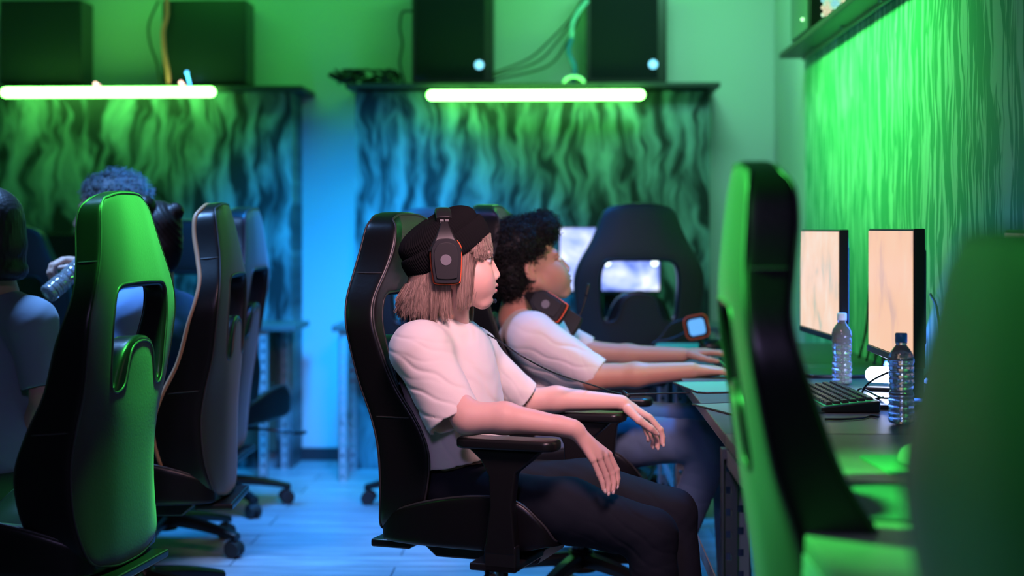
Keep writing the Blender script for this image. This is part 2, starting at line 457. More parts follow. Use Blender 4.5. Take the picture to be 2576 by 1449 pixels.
nt.links.new(n.outputs['Fac'], r.inputs['Fac']); b = nt.nodes['Principled BSDF']; nt.links.new(r.outputs['Color'], b.inputs['Emission Color']); b.inputs['Emission Strength'].default_value = 1.6
obj('honeycomb_grill', bm, hexm, t)
bm = bmesh.new(); sph(bm, (-.003, .09, .06), .006, 8); obj('status_light', bm, mat('status', (.6,1,.6), .4, emit=(.5,1,.5), estr=3), t)

# ---------------------------------------------------------------- cables on the ledges
M_cable = mat('black_cable', (.012,.012,.014), .45)
def cable(pts, r, m, label, name='cable', n=8, group=None):
    bm = bmesh.new(); tube(bm, spline(pts, 10), r, n); return tag(obj(name, bm, m), label, 'cable', group)
dc = DP-.06
cable([W(418,-60,dc), W(420,20,dc), W(418,45,dc), W(410,80,dc), W(413,130,dc), W(422,180,dc), W(425,215,dc)], .011, mat('orange_cable', (1,.16,.16), .5), 'thick orange cable hanging in front of the second computer tower')
cable([W(400,0,dc), W(375,60,dc), W(378,110,dc), W(395,160,dc), W(400,200,dc), W(405,216,dc)], .006, M_cable, 'thin dark cable looping down left of the orange cable')
for k, (dx, lab) in enumerate(((0, 'uppermost of the three cables sagging between the glass-sided towers'), (18, 'middle of the three cables sagging between the glass-sided towers'), (42, 'lowest of the three cables sagging between the glass-sided towers'))):
    cable([W(1480,-30,dc+.04), W(1440+dx*.4,40,dc), W(1385+dx*.9,100+dx*.3,dc), W(1330+dx,148+dx*.5,dc), W(1240,185+dx*.4,dc)], .0055, M_cable, lab)
bm = bmesh.new(); tube(bm, spline([W(1478,0,dc), W(1455,30,dc), W(1440,60,dc), W(1438,95,dc)], 8), .012, 10)
tag(obj('power_plug', bm, mat('pale_plug', (.3,.55,.6), .4)), 'pale plug on a lead between the glass-sided towers', 'plug')
cable([W(1438,95,dc), W(1430,130,dc), W(1445,170,dc), W(1440,215,dc)], .012, mat('blue_cable', (.03,.15,.35), .4), 'blue sheathed cables hanging down to the middle ledge')
bm = bmesh.new(); tube(bm, spline([W(1418,212,dc-.03), W(1424,198,dc-.03), W(1443,192,dc-.03), W(1463,198,dc-.03), W(1470,212,dc-.03)], 8), .008, 10)
tag(obj('cable_ring', bm, mat('ring_plastic', (.7,.8,.7), .4)), 'pale plastic cable ring just above the middle tube light', 'ring')
# tangle of thin black leads at the left end of the middle ledge
bm = bmesh.new()
for k in range(16):
    u0 = random.uniform(835, 985); pts = []
    for q in range(6):
        pts.append(W(u0 + random.uniform(-28, 32), random.uniform(174, 214), dc + random.uniform(-.05, .12)))
    for p in pts: p.z = max(p.z, zl+.042)
    tube(bm, spline(pts, 6), .0065, 6)
tag(obj('cable_tangle', bm, M_cable), 'tangle of black cables heaped on the left end of the middle ledge', 'cables', kind='stuff')
cable([W(1035,28,dc+.05), W(1012,32,dc), W(1006,70,dc), W(1012,110,dc), W(1006,160,dc), W(1018,208,dc)], .006, M_cable, 'black lead dropping beside the tower near the cable tangle')
# ================================================================ racing chairs
M_leath = mat('black_leather', (.0045,.0045,.0055), .34, spec=.42, bump=(90, .25), bdist=.001)
M_suede = mat('black_suede', (.026,.027,.027), .5, spec=.4, sheen=.15, bump=(160, .3), bdist=.001)
M_pipe = mat('piping', (.03,.03,.032), .45)
M_plast = mat('black_plastic', (.007,.007,.008), .33)
M_metal = mat('dark_steel', (.05,.05,.055), .3, .8)
M_tan = mat('tan_trim', (.45,.25,.14), .45)
M_castm = mat('caster_rubber', (.02,.02,.02), .5)

def limit(v):
    n = len(v.link_edges); acc = v.co*(n*n)
    for e in v.link_edges: acc = acc + e.other_vert(v).co*4
    for f in v.link_faces:
        vs = list(f.verts); i = vs.index(v); acc = acc + vs[(i+2) % 4].co
    return acc/(n*(n+5))

BU = [-1, -.84, -.58, -.36, .36, .58, .84, 1]
#        s    half width  back x  thick  wing
BROWS = [(.00, .165, -.285, .075, .010), (.045,.225,-.295, .095, .040), (.14, .248, -.310, .10, .100), (.26, .252, -.325, .10, .132),
         (.35, .252, -.338, .09, .108), (.43, .258, -.350, .085,.060), (.555, .272, -.366, .080, .040), (.605, .272, -.372, .080, .032),
         (.665,.250, -.376, .085, .022), (.73, .205, -.374, .10, .022), (.80, .172, -.368, .105,.024), (.86, .155, -.360, .10, .018), (.90, .120, -.350, .07, .006)]
def backrest_bm(z0=.375, H=.90, hole=True, hth=1.0):
    bm = bmesh.new(); nr, nc = len(BROWS), len(BU); V = {}
    sc = H/.90
    for i, (s, w, xb, th, wg) in enumerate(BROWS):
        if i >= 7: th *= 1 + (hth-1)*(.6 if i == 7 else 1)
        for j, u in enumerate(BU):
            for l, t in enumerate((0, .18, .82, 1)):
                e = abs(u)**2.2
                xf_ = xb + th + wg*e
                xk = xb + .45*wg*e + .012*e*(1 if s > .1 else .5)
                if i == 5 and hole and j in (3, 4): u = math.copysign(.50, u)
                y = u*w; zz = z0 + s*sc
                if i == nr-1: zz -= .022*abs(u)**2.5
                if i == 0: zz += .03*abs(u)**2
                ins = .0
                V[i, j, l] = bm.verts.new((xf_ + (xk-xf_)*t, y, zz))
    def cell(i, j):
        if i < 0 or j < 0 or i >= nr-1 or j >= nc-1: return False
        if hole:
            if i in (6, 7) and j in (2, 3, 4): return False
            if i == 5 and j in (2, 4): return False
        return True
    for i in range(nr-1):
        for j in range(nc-1):
            if not cell(i, j): continue
            f = bm.faces.new((V[i,j,0], V[i,j+1,0], V[i+1,j+1,0], V[i+1,j,0])); f.material_index = 1 if j == 3 or (i > 8 and j in (2,3,4)) else 0
            f = bm.faces.new((V[i,j,3], V[i+1,j,3], V[i+1,j+1,3], V[i,j+1,3])); f.material_index = 1
            for (di, dj, a, b) in ((0,-1,(i,j),(i+1,j)), (0,1,(i+1,j+1),(i,j+1)), (-1,0,(i,j+1),(i,j)), (1,0,(i+1,j),(i+1,j+1))):
                if cell(i+di, j+dj): continue
                for l in range(3):
                    bm.faces.new((V[a+(l,)], V[b+(l,)], V[b+(l+1,)], V[a+(l+1,)]))
    for v in [v for v in bm.verts if not v.link_faces]: bm.verts.remove(v)
    bmesh.ops.recalc_face_normals(bm, faces=bm.faces)
    nr1, nc1 = nr-1, nc-1
    outer = [(i, 0) for i in range(nr)] + [(nr1, j) for j in range(1, nc)] + [(i, nc1) for i in range(nr1-1, -1, -1)] + [(0, j) for j in range(nc-2, 0, -1)]
    hl = [(5,2),(6,2),(7,2),(8,2),(8,3),(8,4),(8,5),(7,5),(6,5),(5,5),(5,4),(6,4),(6,3),(5,3)]
    loops = {}
    for nm, lp in (('o', outer), ('h', hl if hole else [])):
        for l in (0, 3):
            loops[nm, l] = [limit(V[a+(l,)]) for a in lp]
    # side seam where the shoulder pad meets the side wing
    seams = []
    for s in (0, nc1):
        for r in (4, 9):
            seams.append([limit(V[r, s, l]) for l in (0, 1, 2, 3)])
    return bm, loops, seams
SEATX = [-.27, -.235, -.12, .02, .14, .205, .235]
SEATU = [-1, -.86, -.62, -.25, .25, .62, .86, 1]
def seat_bm():
    bm = bmesh.new(); V = {}; nr, nc = len(SEATX), len(SEATU)
    for i, x in enumerate(SEATX):
        w = [.20, .235, .262, .268, .268, .262, .235][i]
        for j, u in enumerate(SEATU):
            e = smooth01(.55, .95, abs(u))
            zt = .448 + [0,.022,.066,.090,.080,.034,0][i]*float(e) - (.012 if i >= 5 else 0) - (.025 if i == 6 else 0) + (.012 if i == 4 else 0)
            zb = .375 + .012*float(e) + (.02 if i >= 5 else 0)
            for l, t in enumerate((0, .2, .8, 1)):
                V[i,j,l] = bm.verts.new((x, u*w, zt+(zb-zt)*t))
    for i in range(nr-1):
        for j in range(nc-1):
            f = bm.faces.new((V[i,j,0], V[i+1,j,0], V[i+1,j+1,0], V[i,j+1,0])); f.material_index = 1 if j == 3 else 0
            bm.faces.new((V[i,j,3], V[i,j+1,3], V[i+1,j+1,3], V[i+1,j,3]))
            for (di, dj, a, b) in ((0,-1,(i,j),(i+1,j)), (0,1,(i+1,j+1),(i,j+1)), (-1,0,(i,j+1),(i,j)), (1,0,(i+1,j),(i+1,j+1))):
                if 0 <= i+di < nr-1 and 0 <= j+dj < nc-1: continue
                for l in range(3): bm.faces.new((V[a+(l,)], V[b+(l,)], V[b+(l+1,)], V[a+(l+1,)]))
    for v in [v for v in bm.verts if not v.link_faces]: bm.verts.remove(v)
    bmesh.ops.recalc_face_normals(bm, faces=bm.faces)
    lp = [(i,0) for i in range(nr)] + [(nr-1,j) for j in range(1,nc)] + [(i,nc-1) for i in range(nr-2,-1,-1)] + [(0,j) for j in range(nc-2,0,-1)]
    return bm, [limit(V[a+(0,)]) for a in lp]
def make_chair(label, loc, yaw, H=.90, z0=.375, trim=None, base_rot=0, arms=True, group='racing style gaming chairs', back_yaw=0, lean=0, arm_z=.672, hole=True, hth=1.0):
    t = thing('gaming_chair', label, 'chair', loc, yaw, group)
    bm, loops, seams = backrest_bm(z0, H, hole, hth)
    LM = Matrix.Translation((-.28, 0, z0)) @ Matrix.Rotation(lean, 4, 'Y') @ Matrix.Translation((.28, 0, -z0))
    bm.transform(LM)
    obj('backrest', bm, [M_leath, M_suede], t, True, sub=2)
    bm = bmesh.new()
    for (nm, l), pts in loops.items():
        if not pts or (trim and nm == 'o' and l == 0): continue
        tube(bm, spline([LM @ p for p in pts], 6, True), .0034, 6, closed=True)
    for s in seams: tube(bm, spline([LM @ p for p in s], 4), .0022, 5)
    obj('piping', bm, M_pipe, t)
    if trim:
        bm = bmesh.new(); tube(bm, spline([LM @ p for p in loops['o', 0]], 6, True), .008, 8, closed=True)
        o = obj('edge_trim', bm, trim, t); o['label'] = 'tan edge trim'
    bm, lp = seat_bm(); obj('seat', bm, [M_leath, M_suede], t, True, sub=2)
    bm = bmesh.new(); tube(bm, spline(lp, 6, True), .0035, 6, closed=True); obj('seat_piping', bm, M_pipe, t)
    if arms:
        for s in (-1, 1):
            bm = bmesh.new(); prism(bm, rrect(.265, .09, .03), arm_z, arm_z+.026); xform(bm, Matrix.Translation((.13, s*.305, 0)))
            o = obj('armrest', bm, M_plast, t, bevel=.008)
            bm = bmesh.new()
            prism(bm, [(.07+a, b) for a, b in [(.0,.395),(.085,.395),(.075,.52),(.085,arm_z-.06),(.125,arm_z-.028),(.155,arm_z),(-.045,arm_z),(-.01,arm_z-.03),(.012,arm_z-.07),(.015,.52)]], s*.305-.018, s*.305+.018, 'y')
            o2 = obj('armrest_post', bm, M_plast, t, bevel=.006)
            bm = bmesh.new(); box2(bm, (.03, s*.10, .352), (.155, s*.322, .372)); box2(bm, (.07, s*.288, .352), (.155, s*.322, .42))
            obj('armrest_bracket', bm, M_metal, t, bevel=.005)
    bm = bmesh.new(); prism(bm, [(-.15,.33),(.14,.33),(.16,.372),(-.2,.372)], -.11, .11, 'y'); box2(bm, (-.315,-.17,.358), (-.20,.17,.38))
    obj('tilt_mechanism', bm, M_metal, t, bevel=.006)
    bm = bmesh.new(); tube(bm, spline([(.02,-.08,.345), (.03,-.2,.345), (.06,-.27,.335), (.075,-.33,.33)], 6), .007, 8); box(bm, (.085,-.345,.328), (.05,.05,.012))
    obj('tilt_lever', bm, M_plast, t, bevel=.003)
    bm = bmesh.new(); cyl(bm, (0,0,.10), (0,0,.24), .030, n=24); cyl(bm, (0,0,.22), (0,0,.34), .017, n=20); obj('gas_cylinder', bm, M_metal, t)
    bm = bmesh.new(); cyl(bm, (0,0,.085), (0,0,.155), .052, .042, n=24); obj('base_hub', bm, M_plast, t)
    for k in range(5):
        a = base_rot + k*2*math.pi/5 + .3
        Rz = Matrix.Rotation(a, 4, 'Z')
        bm = bmesh.new(); n = 9
        rings = []
        for i in range(n):
            q = i/(n-1); x = .035 + q*.285; zc = .125 - .018*q - .030*q*q; w_ = .030 - .010*q; h_ = .022 - .009*q
            rings.append([bm.verts.new((x, w_*cx, zc + h_*cz)) for cx, cz in ((-1,-1),(1,-1),(1,.3),(.6,1),(-.6,1),(-1,.3))])
        for A, B in zip(rings, rings[1:]):
            for c in range(6): bm.faces.new((A[c], A[(c+1)%6], B[(c+1)%6], B[c]))
        bm.faces.new(rings[0][::-1]); bm.faces.new(rings[-1]); bmesh.ops.recalc_face_normals(bm, faces=bm.faces)
        xform(bm, Rz); leg = obj('leg', bm, M_plast, t, bevel=.004)
        bm = bmesh.new()
        for s in (-1, 1): cyl(bm, (.305, s*.006, .03), (.305, s*.026, .03), .030, n=24)
        cyl(bm, (.305,0,.03), (.305,0,.08), .007, n=12)
        prism(bm, [(.30+.034*math.cos(R(x)), .032+.034*math.sin(R(x))) for x in range(0, 181, 15)], -.012, .012, 'y')
        xform(bm, Rz); obj('caster', bm, M_castm, t, bevel=.003)
    return t
def chair_at(u, D, yaw, label, **k):
    return make_chair(label, (WX(u, D), D, 0), yaw, **k)
RA = math.radians
# woman's chair: column position worked out from the armrests
chairW = make_chair('gaming chair in the middle, in focus, where the person in the black beanie sits', (-.165, 4.20, 0), RA(-18), H=.885, z0=.378, arm_z=.662, base_rot=.5)
chairB = make_chair('gaming chair behind the beanie, where the curly-haired boy sits', (.06, 5.10, 0), RA(-8), H=.92, z0=.378, arm_z=.668, base_rot=.35)
chairF = make_chair('large blurred gaming chair in front of the near monitors, its back edge lit green', (.640, 2.60, 0), RA(-2), H=.945, hth=.82, z0=.385, arm_z=.64, arms=False)
chairN = make_chair('very blurred green-lit gaming chair at the right edge of the picture, closest to the viewer', (.685, 1.25, 0), RA(2), H=.845, hole=False, z0=.375, arms=False)
chairL = make_chair('gaming chair on the left with a bright green back panel, nearest of the left row', (-1.360, 3.86, 0), RA(180-7), H=.935, z0=.375, lean=.08, hth=.66, arms=False, base_rot=.2)
chairM = make_chair('gaming chair with tan edge trim, where the person with two hair buns sits', (-1.325, 4.80, 0), RA(180+3), H=.92, z0=.378, lean=.09, hth=.72, trim=M_tan, arms=False, base_rot=-.1)
chairK = make_chair('gaming chair mostly hidden behind the tan-trimmed one', (-1.50, 5.75, 0), RA(180), H=.92, z0=.378, arms=False)
chairC = chair_at(1592, 6.72, RA(92), 'dark blue-lit gaming chair seen from behind in front of the far bright screen', H=.94, z0=.385, arms=False)
chairD = chair_at(1100, 6.75, RA(90), 'gaming chair at the far desk hidden behind the beanie', H=.92, z0=.385, arms=False)
chairE = chair_at(548, 6.65, RA(78), 'dark gaming chair at the far left desk beside its metal leg', H=.88, z0=.375, arms=False)
chairG = chair_at(60, 6.70, RA(96), 'dark gaming chair at the far left desk with a green glint on its edge', H=.86, z0=.375, arms=False)

# ================================================================ desks
def desk_mat(name, col, rough):
    return mat(name, col, rough, var=(7, .12))
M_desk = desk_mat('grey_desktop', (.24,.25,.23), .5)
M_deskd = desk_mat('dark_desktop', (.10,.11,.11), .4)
M_legm = mat('perforated_grey_steel', (.42,.45,.48), .4, .3)
M_hole = mat('hole_shadow', (.01,.01,.01), .8)
def desk(label, x0, x1, y0, y1, M_top, legs, braces=True, pitch=.05, legm=None):
    t = thing('desk', label, 'desk', ((x0+x1)/2, (y0+y1)/2, 0), 0, 'gaming desks')
    cx, cy = (x0+x1)/2, (y0+y1)/2
    bm = bmesh.new(); box2(bm, (x0-cx, y0-cy, .722), (x1-cx, y1-cy, .75)); obj('desktop', bm, M_top, t, bevel=.003)
    for lx, ly, sx, sy in legs:
        bm = bmesh.new(); lx -= cx; ly -= cy; w = .038; th = .004
        # angle-iron upright with a row of slots, built around real holes
        def plate(axis):
            zs = 0.0; zz = []
            n = int(.72/pitch)
            for k in range(n):
                z0 = k*pitch; z1 = z0+pitch
                hx0, hx1 = w*.32, w*.68; hz0, hz1 = z0+pitch*.33, z0+pitch*.67
                for a, b, c, d in ((0, hx0, z0, z1), (hx1, w, z0, z1), (hx0, hx1, z0, hz0), (hx0, hx1, hz1, z1)):
                    if axis == 'x': box2(bm, (lx+sx*a, ly, c), (lx+sx*b, ly+sy*th, d))
                    else: box2(bm, (lx, ly+sy*a, c), (lx+sx*th, ly+sy*b, d))
        plate('x'); plate('y'); box2(bm, (lx, ly, .70), (lx+sx*w, ly+sy*w, .722))
        obj('leg', bm, legm or M_legm, t)
    if braces:
        pairs = {}
        for lx, ly, sx, sy in legs: pairs.setdefault(round(lx, 2), []).append((lx, ly, sx, sy))
        for lx, L in pairs.items():
            if len(L) < 2: continue
            ys = sorted(l[1] for l in L); sx = L[0][2]
            bm = bmesh.new(); box2(bm, (lx-cx+sx*.006, ys[0]-cy, .27), (lx-cx+sx*.010, ys[-1]-cy, .31)); 
            cyl(bm, (lx-cx+sx*.02, ys[0]-cy-.004, .29), (lx-cx+sx*.02, ys[0]-cy+.004, .29), .010, n=10)
            obj('cross_brace', bm, M_legm, t)
            bm = bmesh.new(); box2(bm, (lx-cx+sx*.006, ys[0]-cy, .685), (lx-cx+sx*.010, ys[-1]-cy, .72)); obj('top_rail', bm, M_legm, t)
    return t
xd = .368
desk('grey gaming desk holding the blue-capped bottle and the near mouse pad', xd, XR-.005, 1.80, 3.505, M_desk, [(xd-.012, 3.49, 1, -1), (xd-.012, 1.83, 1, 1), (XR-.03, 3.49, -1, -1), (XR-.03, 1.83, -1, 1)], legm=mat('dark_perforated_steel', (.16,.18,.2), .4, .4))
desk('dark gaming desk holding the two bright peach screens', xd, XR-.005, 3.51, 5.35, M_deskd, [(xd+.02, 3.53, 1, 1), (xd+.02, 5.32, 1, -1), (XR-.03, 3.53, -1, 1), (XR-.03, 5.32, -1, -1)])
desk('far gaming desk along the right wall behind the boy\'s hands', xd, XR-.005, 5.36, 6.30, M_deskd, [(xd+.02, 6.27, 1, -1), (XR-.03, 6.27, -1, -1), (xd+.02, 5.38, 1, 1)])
yb0, yb1 = 7.36, DP-.005
xr0 = WX(836, yb0)
desk('far desk against the middle wallpaper panel under the bright blue screen', xr0, XR-.30, yb0-.02, DP-.005, M_deskd, [(xr0+.03, yb0, 1, 1), (xr0+.03, DP-.03, 1, -1), (XR-.33, yb0, -1, 1)])
xl1 = WX(745, yb0)
desk('far desk against the left wallpaper panel', XL+.3, xl1, yb0-.02, DP-.005, M_deskd, [(xl1-.14, yb0, -1, 1), (xl1-.10, DP-.03, -1, -1), (XL+.35, yb0, 1, 1)])
# modesty panel below the left far desk
bm = bmesh.new(); box2(bm, (XL+.4, DP-.05, .10), (xl1-.16, DP-.03, .70)); tag(obj('modesty_panel', bm, mat('olive_panel', (.05,.07,.05), .6)), 'dark olive board under the far left desk', 'panel')

# ================================================================ monitors
def game_mat(name, base, dark, pale, strength, scale=6, warm=None, streak=4):
    m = bpy.data.materials.new(name); m.use_nodes = True; nt = m.node_tree; L = nt.links.new
    b = nt.nodes['Principled BSDF']; b.inputs['Base Color'].default_value = (.02,.02,.02,1); b.inputs['Roughness'].default_value = .3
    tc = nt.nodes.new('ShaderNodeTexCoord'); mp = nt.nodes.new('ShaderNodeMapping'); mp.inputs['Scale'].default_value = (1, streak, 1.3)
    L(tc.outputs['Object'], mp.inputs[0])
    n = nt.nodes.new('ShaderNodeTexNoise'); n.inputs['Scale'].default_value = scale; n.inputs['Detail'].default_value = 4; n.inputs['Distortion'].default_value = .4
    L(mp.outputs[0], n.inputs['Vector'])
    r = nt.nodes.new('ShaderNodeValToRGB'); cr = r.color_ramp
    cr.elements[0].position = .30; cr.elements[0].color = (*dark, 1); cr.elements[1].position = .72; cr.elements[1].color = (*pale, 1)
    e = cr.elements.new(.44); e.color = (*base, 1); e = cr.elements.new(.58); e.color = (*(warm or base), 1)
    L(n.outputs['Fac'], r.inputs['Fac']); L(r.outputs['Color'], b.inputs['Emission Color']); b.inputs['Emission Strength'].default_value = strength
    return m
M_peach = game_mat('peach_game_picture', (1,.60,.40), (.78,.50,.40), (1,.66,.46), .95, 4, (1,.62,.42), 1.6)
M_cream = game_mat('cream_game_picture', (1,.68,.50), (.60,.60,.48), (1,.82,.68), .95, 6, (1,.74,.58), 1.8)
M_bluescr = game_mat('blue_game_picture', (.28,.38,.95), (.05,.10,.55), (.9,.95,1), 1.5, 7, (.55,.62,1), 1)
M_bez = mat('bezel', (.012,.012,.014), .3)
def monitor(label, x, y, rz, scr, w=.555, h=.345, ztop=1.215, group='gaming monitors'):
    """screen faces local -x, width along y"""
    t = thing('monitor', label, 'monitor', (x, y, .75), rz, group)
    zt = ztop-.75
    zb = zt-h
    bm = bmesh.new(); box2(bm, (0, -w/2, zb), (.028, w/2, zt)); obj('screen_housing', bm, M_bez, t, bevel=.003)
    bm = bmesh.new(); prism(bm, [(-w*.36, zb+.05), (w*.36, zb+.05), (w*.36, zt-.05), (-w*.36, zt-.05)], .026, .05, 'x'); obj('rear_shell', bm, M_bez, t, bevel=.008)
    bm = bmesh.new(); box2(bm, (-.0035, -w/2+.008, zb+.02), (-.0008, w/2-.008, zt-.006)); obj('screen', bm, scr, t)
    bm = bmesh.new(); box2(bm, (-.006, -w/2, zb), (-.0002, w/2, zb+.018)); obj('chin_strip', bm, M_bez, t, bevel=.002)
    bm = bmesh.new(); prism(bm, [(.05,.02),(.085,.02),(.075,zt-.12),(.048,zt-.10)], -.03, .03, 'y'); obj('stand', bm, M_bez, t, bevel=.004)
    bm = bmesh.new(); prism(bm, rrect(.20, .24, .03), .0, .012); xform(bm, Matrix.Translation((.03,0,0))); obj('stand_base', bm, M_bez, t, bevel=.003)
    return t
monitor('upright peach screen behind the blue-capped bottle', .865, 4.10, RA(0), M_peach)
monitor('cream screen beside the white-capped bottle, partly behind the blurred chair', .815, 4.92, RA(3), M_cream, h=.34, ztop=1.212)
monitor('screen peeping in above the green chair at the right edge', .87, 2.78, RA(0), game_mat('pale_picture', (.6,.5,.5), (.3,.2,.2), (.9,.9,.9), .8))
mfar = monitor('bright blue screen at the far desk behind the dark chair', (WX(1405,7.55)+WX(1662,7.55))/2, 7.55, RA(90), M_bluescr, w=WX(1662,7.55)-WX(1405,7.55), h=.33, ztop=W(1500,571,7.55).z)
monitor('unlit monitor at the far left desk above the bottle', (WX(58,7.55)+WX(205,7.55))/2, 7.56, RA(90), mat('dark_screen', (.008,.01,.012), .15), w=.36, h=.33, ztop=W(100,588,7.55).z)

scr_ = [c for c in mfar.children if c.name.startswith('screen') and 'housing' not in c.name][0]
for u in (1527, 1647):
    q = W(u, 661, 7.545); bm = bmesh.new(); lc = Vector((-.006, mfar.location.x - q.x, q.z-.75)); cyl(bm, lc, lc+Vector((.003,0,0)), .016, n=24)
    obj('bright_spot', bm, mat('white_spot', (1,1,1), .4, emit=(.85,.92,1), estr=3), scr_)
# ================================================================ bottles
M_pet = mat('clear_plastic', (.93,.96,1), .05, trans=.86, ior=1.33, spec=.5)
M_water = mat('water', (.96,.98,1), .0, trans=1, ior=1.33)
def bottle(label, loc, capcol, capname, rings=7, fill=.86, rot=None, h=.212):
    t = thing('water_bottle', label, 'bottle', loc, 0, 'plastic water bottles')
    if rot is not None: t.rotation_euler = rot
    prof = [(.0001,.006),(.012,.004),(.022,.001),(.029,.004),(.0315,.012)]
    z = .018
    zs = np.linspace(.02, .145, 90)
    for q in zs: prof.append((.0308 - .0024*max(0, math.cos((q-.02)/.125*rings*2*math.pi))**3 - .003*math.exp(-((q-.085)/.012)**2), q))
    for q, r in ((.150,.0318),(.158,.0315),(.168,.029),(.176,.025),(.184,.0195),(.190,.0145),(.194,.0125),(.197,.0145),(.199,.0145),(.200,.012),(.206,.012)): prof.append((r, q))
    s = h/.222
    bm = bmesh.new(); lathe(bm, [(r*s, z*s) for r, z in prof], 48)
    lathe(bm, [(max(.0001, r*s-.0007), z*s+(.0007 if z < .01 else 0)) for r, z in prof][::-1], 48)
    bmesh.ops.recalc_face_normals(bm, faces=bm.faces)
    o = obj('bottle_wall', bm, M_pet, t, True)
    top = .165*fill/.86
    pr = [(max(.0001, r*s-.0012), z*s+(.0012 if z < .01 else 0)) for r, z in prof if z <= top]
    bm = bmesh.new(); rg = lathe(bm, pr + [(.0001, pr[-1][1])], 48); bmesh.ops.recalc_face_normals(bm, faces=bm.faces)
    obj('water', bm, M_water, t, True)
    bm = bmesh.new(); n = 40
    rg = []
    for r, z in ((.0135,.199),(.0143,.200),(.0143,.219),(.0132,.222),(.0001,.222)):
        rg.append([bm.verts.new(((r + (.0005 if k % 2 and r > .014 else 0))*s*math.cos(2*math.pi*k/n), (r+(.0005 if k % 2 and r > .014 else 0))*s*math.sin(2*math.pi*k/n), z*s)) for k in range(n)])
    for A, B in zip(rg, rg[1:]):
        for k in range(n): bm.faces.new((A[k], A[(k+1)%n], B[(k+1)%n], B[k]))
    o = obj('bottle_cap', bm, mat(capname, capcol, .35), t, True)
    return t
p = W(2118, 962, 4.62); bottle('clear water bottle with a white cap lit blue, between the two bright screens', (p.x, 4.62, .751), (.75,.85,1), 'white_cap', 7, h=.213)
p = W(2267, 1062, 3.69); bottle('clear water bottle with a blue cap standing in front of the peach screen', (p.x, 3.69, .751), (.03,.16,.42), 'blue_cap', 8, h=.216)

# ================================================================ keyboards, mouse pads, mouse
M_keys = mat('black_keys', (.02,.021,.022), .35)
M_keyled = mat('key_backlight', (0,0,0), .5, emit=(.1,.9,.35), estr=.35)
def keyboard(label, loc, rz, w=.45, d=.15):
    t = thing('keyboard', label, 'keyboard', loc, rz, 'gaming keyboards')
    bm = bmesh.new(); prism(bm, [(-d/2,0),(d/2,0),(d/2,.030),(-d/2,.014)], -w/2, w/2, 'y'); obj('keyboard_body', bm, M_plast, t, bevel=.004)
    bm = bmesh.new(); prism(bm, [(-d/2+.010,.0162),(d/2-.012,.0300),(d/2-.012,.0308),(-d/2+.010,.0170)], -w/2+.012, w/2-.012, 'y'); o = obj('backlight', bm, M_keyled, t)
    bm = bmesh.new(); rows = 6; cols = 21; pw = (w-.024)/cols; pd = (d-.026)/rows
    for i in range(rows):
        x = -d/2+.013+(i+.5)*pd; zz = .0175+.0145*((i+.5)/rows)
        j = 0
        while j < cols:
            ww = 6 if (i == 0 and j == 4) else (2 if (j == 0 and i in (1,2,3)) else 1)
            if j in (15, 18) and False: pass
            y = -w/2+.012+(j+ww/2)*pw
            vs = box(bm, (x, y, zz+.003), (pd*.82, pw*ww-.003, .008))
            for v in vs:
                if v.co.z > zz+.003: v.co.x = x + (v.co.x-x)*.82; v.co.y = y + (v.co.y-y)*(1-.18/ww)
            j += ww
    obj('keys', bm, M_keys, t, bevel=.0008)
    bm = bmesh.new()
    for k in range(5): cyl(bm, (d/2-.006, w/2-.03-k*.022, .028), (d/2-.006, w/2-.03-k*.022, .0325), .0055, n=12)
    obj('media_buttons', bm, M_keys, t)
    return t
keyboard('black gaming keyboard in front of the peach screen, green light between its keys', (.715, 4.13, .7505), RA(3))
keyboard('keyboard under the boy\'s hands on the dark desk', (.60, 5.08, .7505), RA(2))
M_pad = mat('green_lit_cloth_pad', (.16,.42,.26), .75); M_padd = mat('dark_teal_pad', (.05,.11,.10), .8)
def pad(label, poly, m, z=.7505, rim=True):
    cx = sum(p[0] for p in poly)/len(poly); cy = sum(p[1] for p in poly)/len(poly)
    t = thing('mouse_pad', label, 'mouse pad', (cx, cy, z), 0, 'mouse pads')
    bm = bmesh.new(); prism(bm, [(a-cx, b-cy) for a, b in poly], 0, .003); obj('pad_surface', bm, m, t)
    if rim:
        bm = bmesh.new(); tube(bm, spline([(a-cx, b-cy, .002) for a, b in poly], 3, True), .0028, 6, closed=True); obj('stitched_rim', bm, M_pipe, t)
    return t
def rpoly(cx, cy, w, h, r, rz):
    c, s = math.cos(rz), math.sin(rz); return [(cx + x*c - y*s, cy + x*s + y*c) for x, y in rrect(w, h, r, 4)]
p = W(2160, 1275, 2.55)
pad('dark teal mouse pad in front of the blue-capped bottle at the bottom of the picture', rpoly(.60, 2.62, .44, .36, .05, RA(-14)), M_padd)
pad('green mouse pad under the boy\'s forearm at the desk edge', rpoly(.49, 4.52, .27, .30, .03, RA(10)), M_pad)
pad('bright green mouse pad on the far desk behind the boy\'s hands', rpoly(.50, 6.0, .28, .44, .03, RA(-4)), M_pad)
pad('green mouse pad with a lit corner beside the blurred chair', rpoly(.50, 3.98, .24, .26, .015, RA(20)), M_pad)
def mouse(label, loc, rz, m):
    pr = [ell((0,0,.008), (.062,.033,.030), k=.005), half((0,0,.001), (0,0,-1))]
    t = thing('computer_mouse', label, 'mouse', loc, rz, 'computer mice')
    o = mesh_sdf('mouse_shell', pr, .0022, m, t)
    bm = bmesh.new(); cyl(bm, (.036,-.003,.030), (.036,.003,.030), .009, n=16); obj('scroll_wheel', bm, M_castm, t)
    return t
p = W(2300, 1170, 3.05)
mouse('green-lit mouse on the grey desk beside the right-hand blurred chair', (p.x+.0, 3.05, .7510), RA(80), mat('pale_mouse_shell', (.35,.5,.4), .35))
pad('small pad under the green-lit mouse', rpoly(p.x+.02, 3.05, .20, .24, .02, RA(5)), M_pad, rim=False)
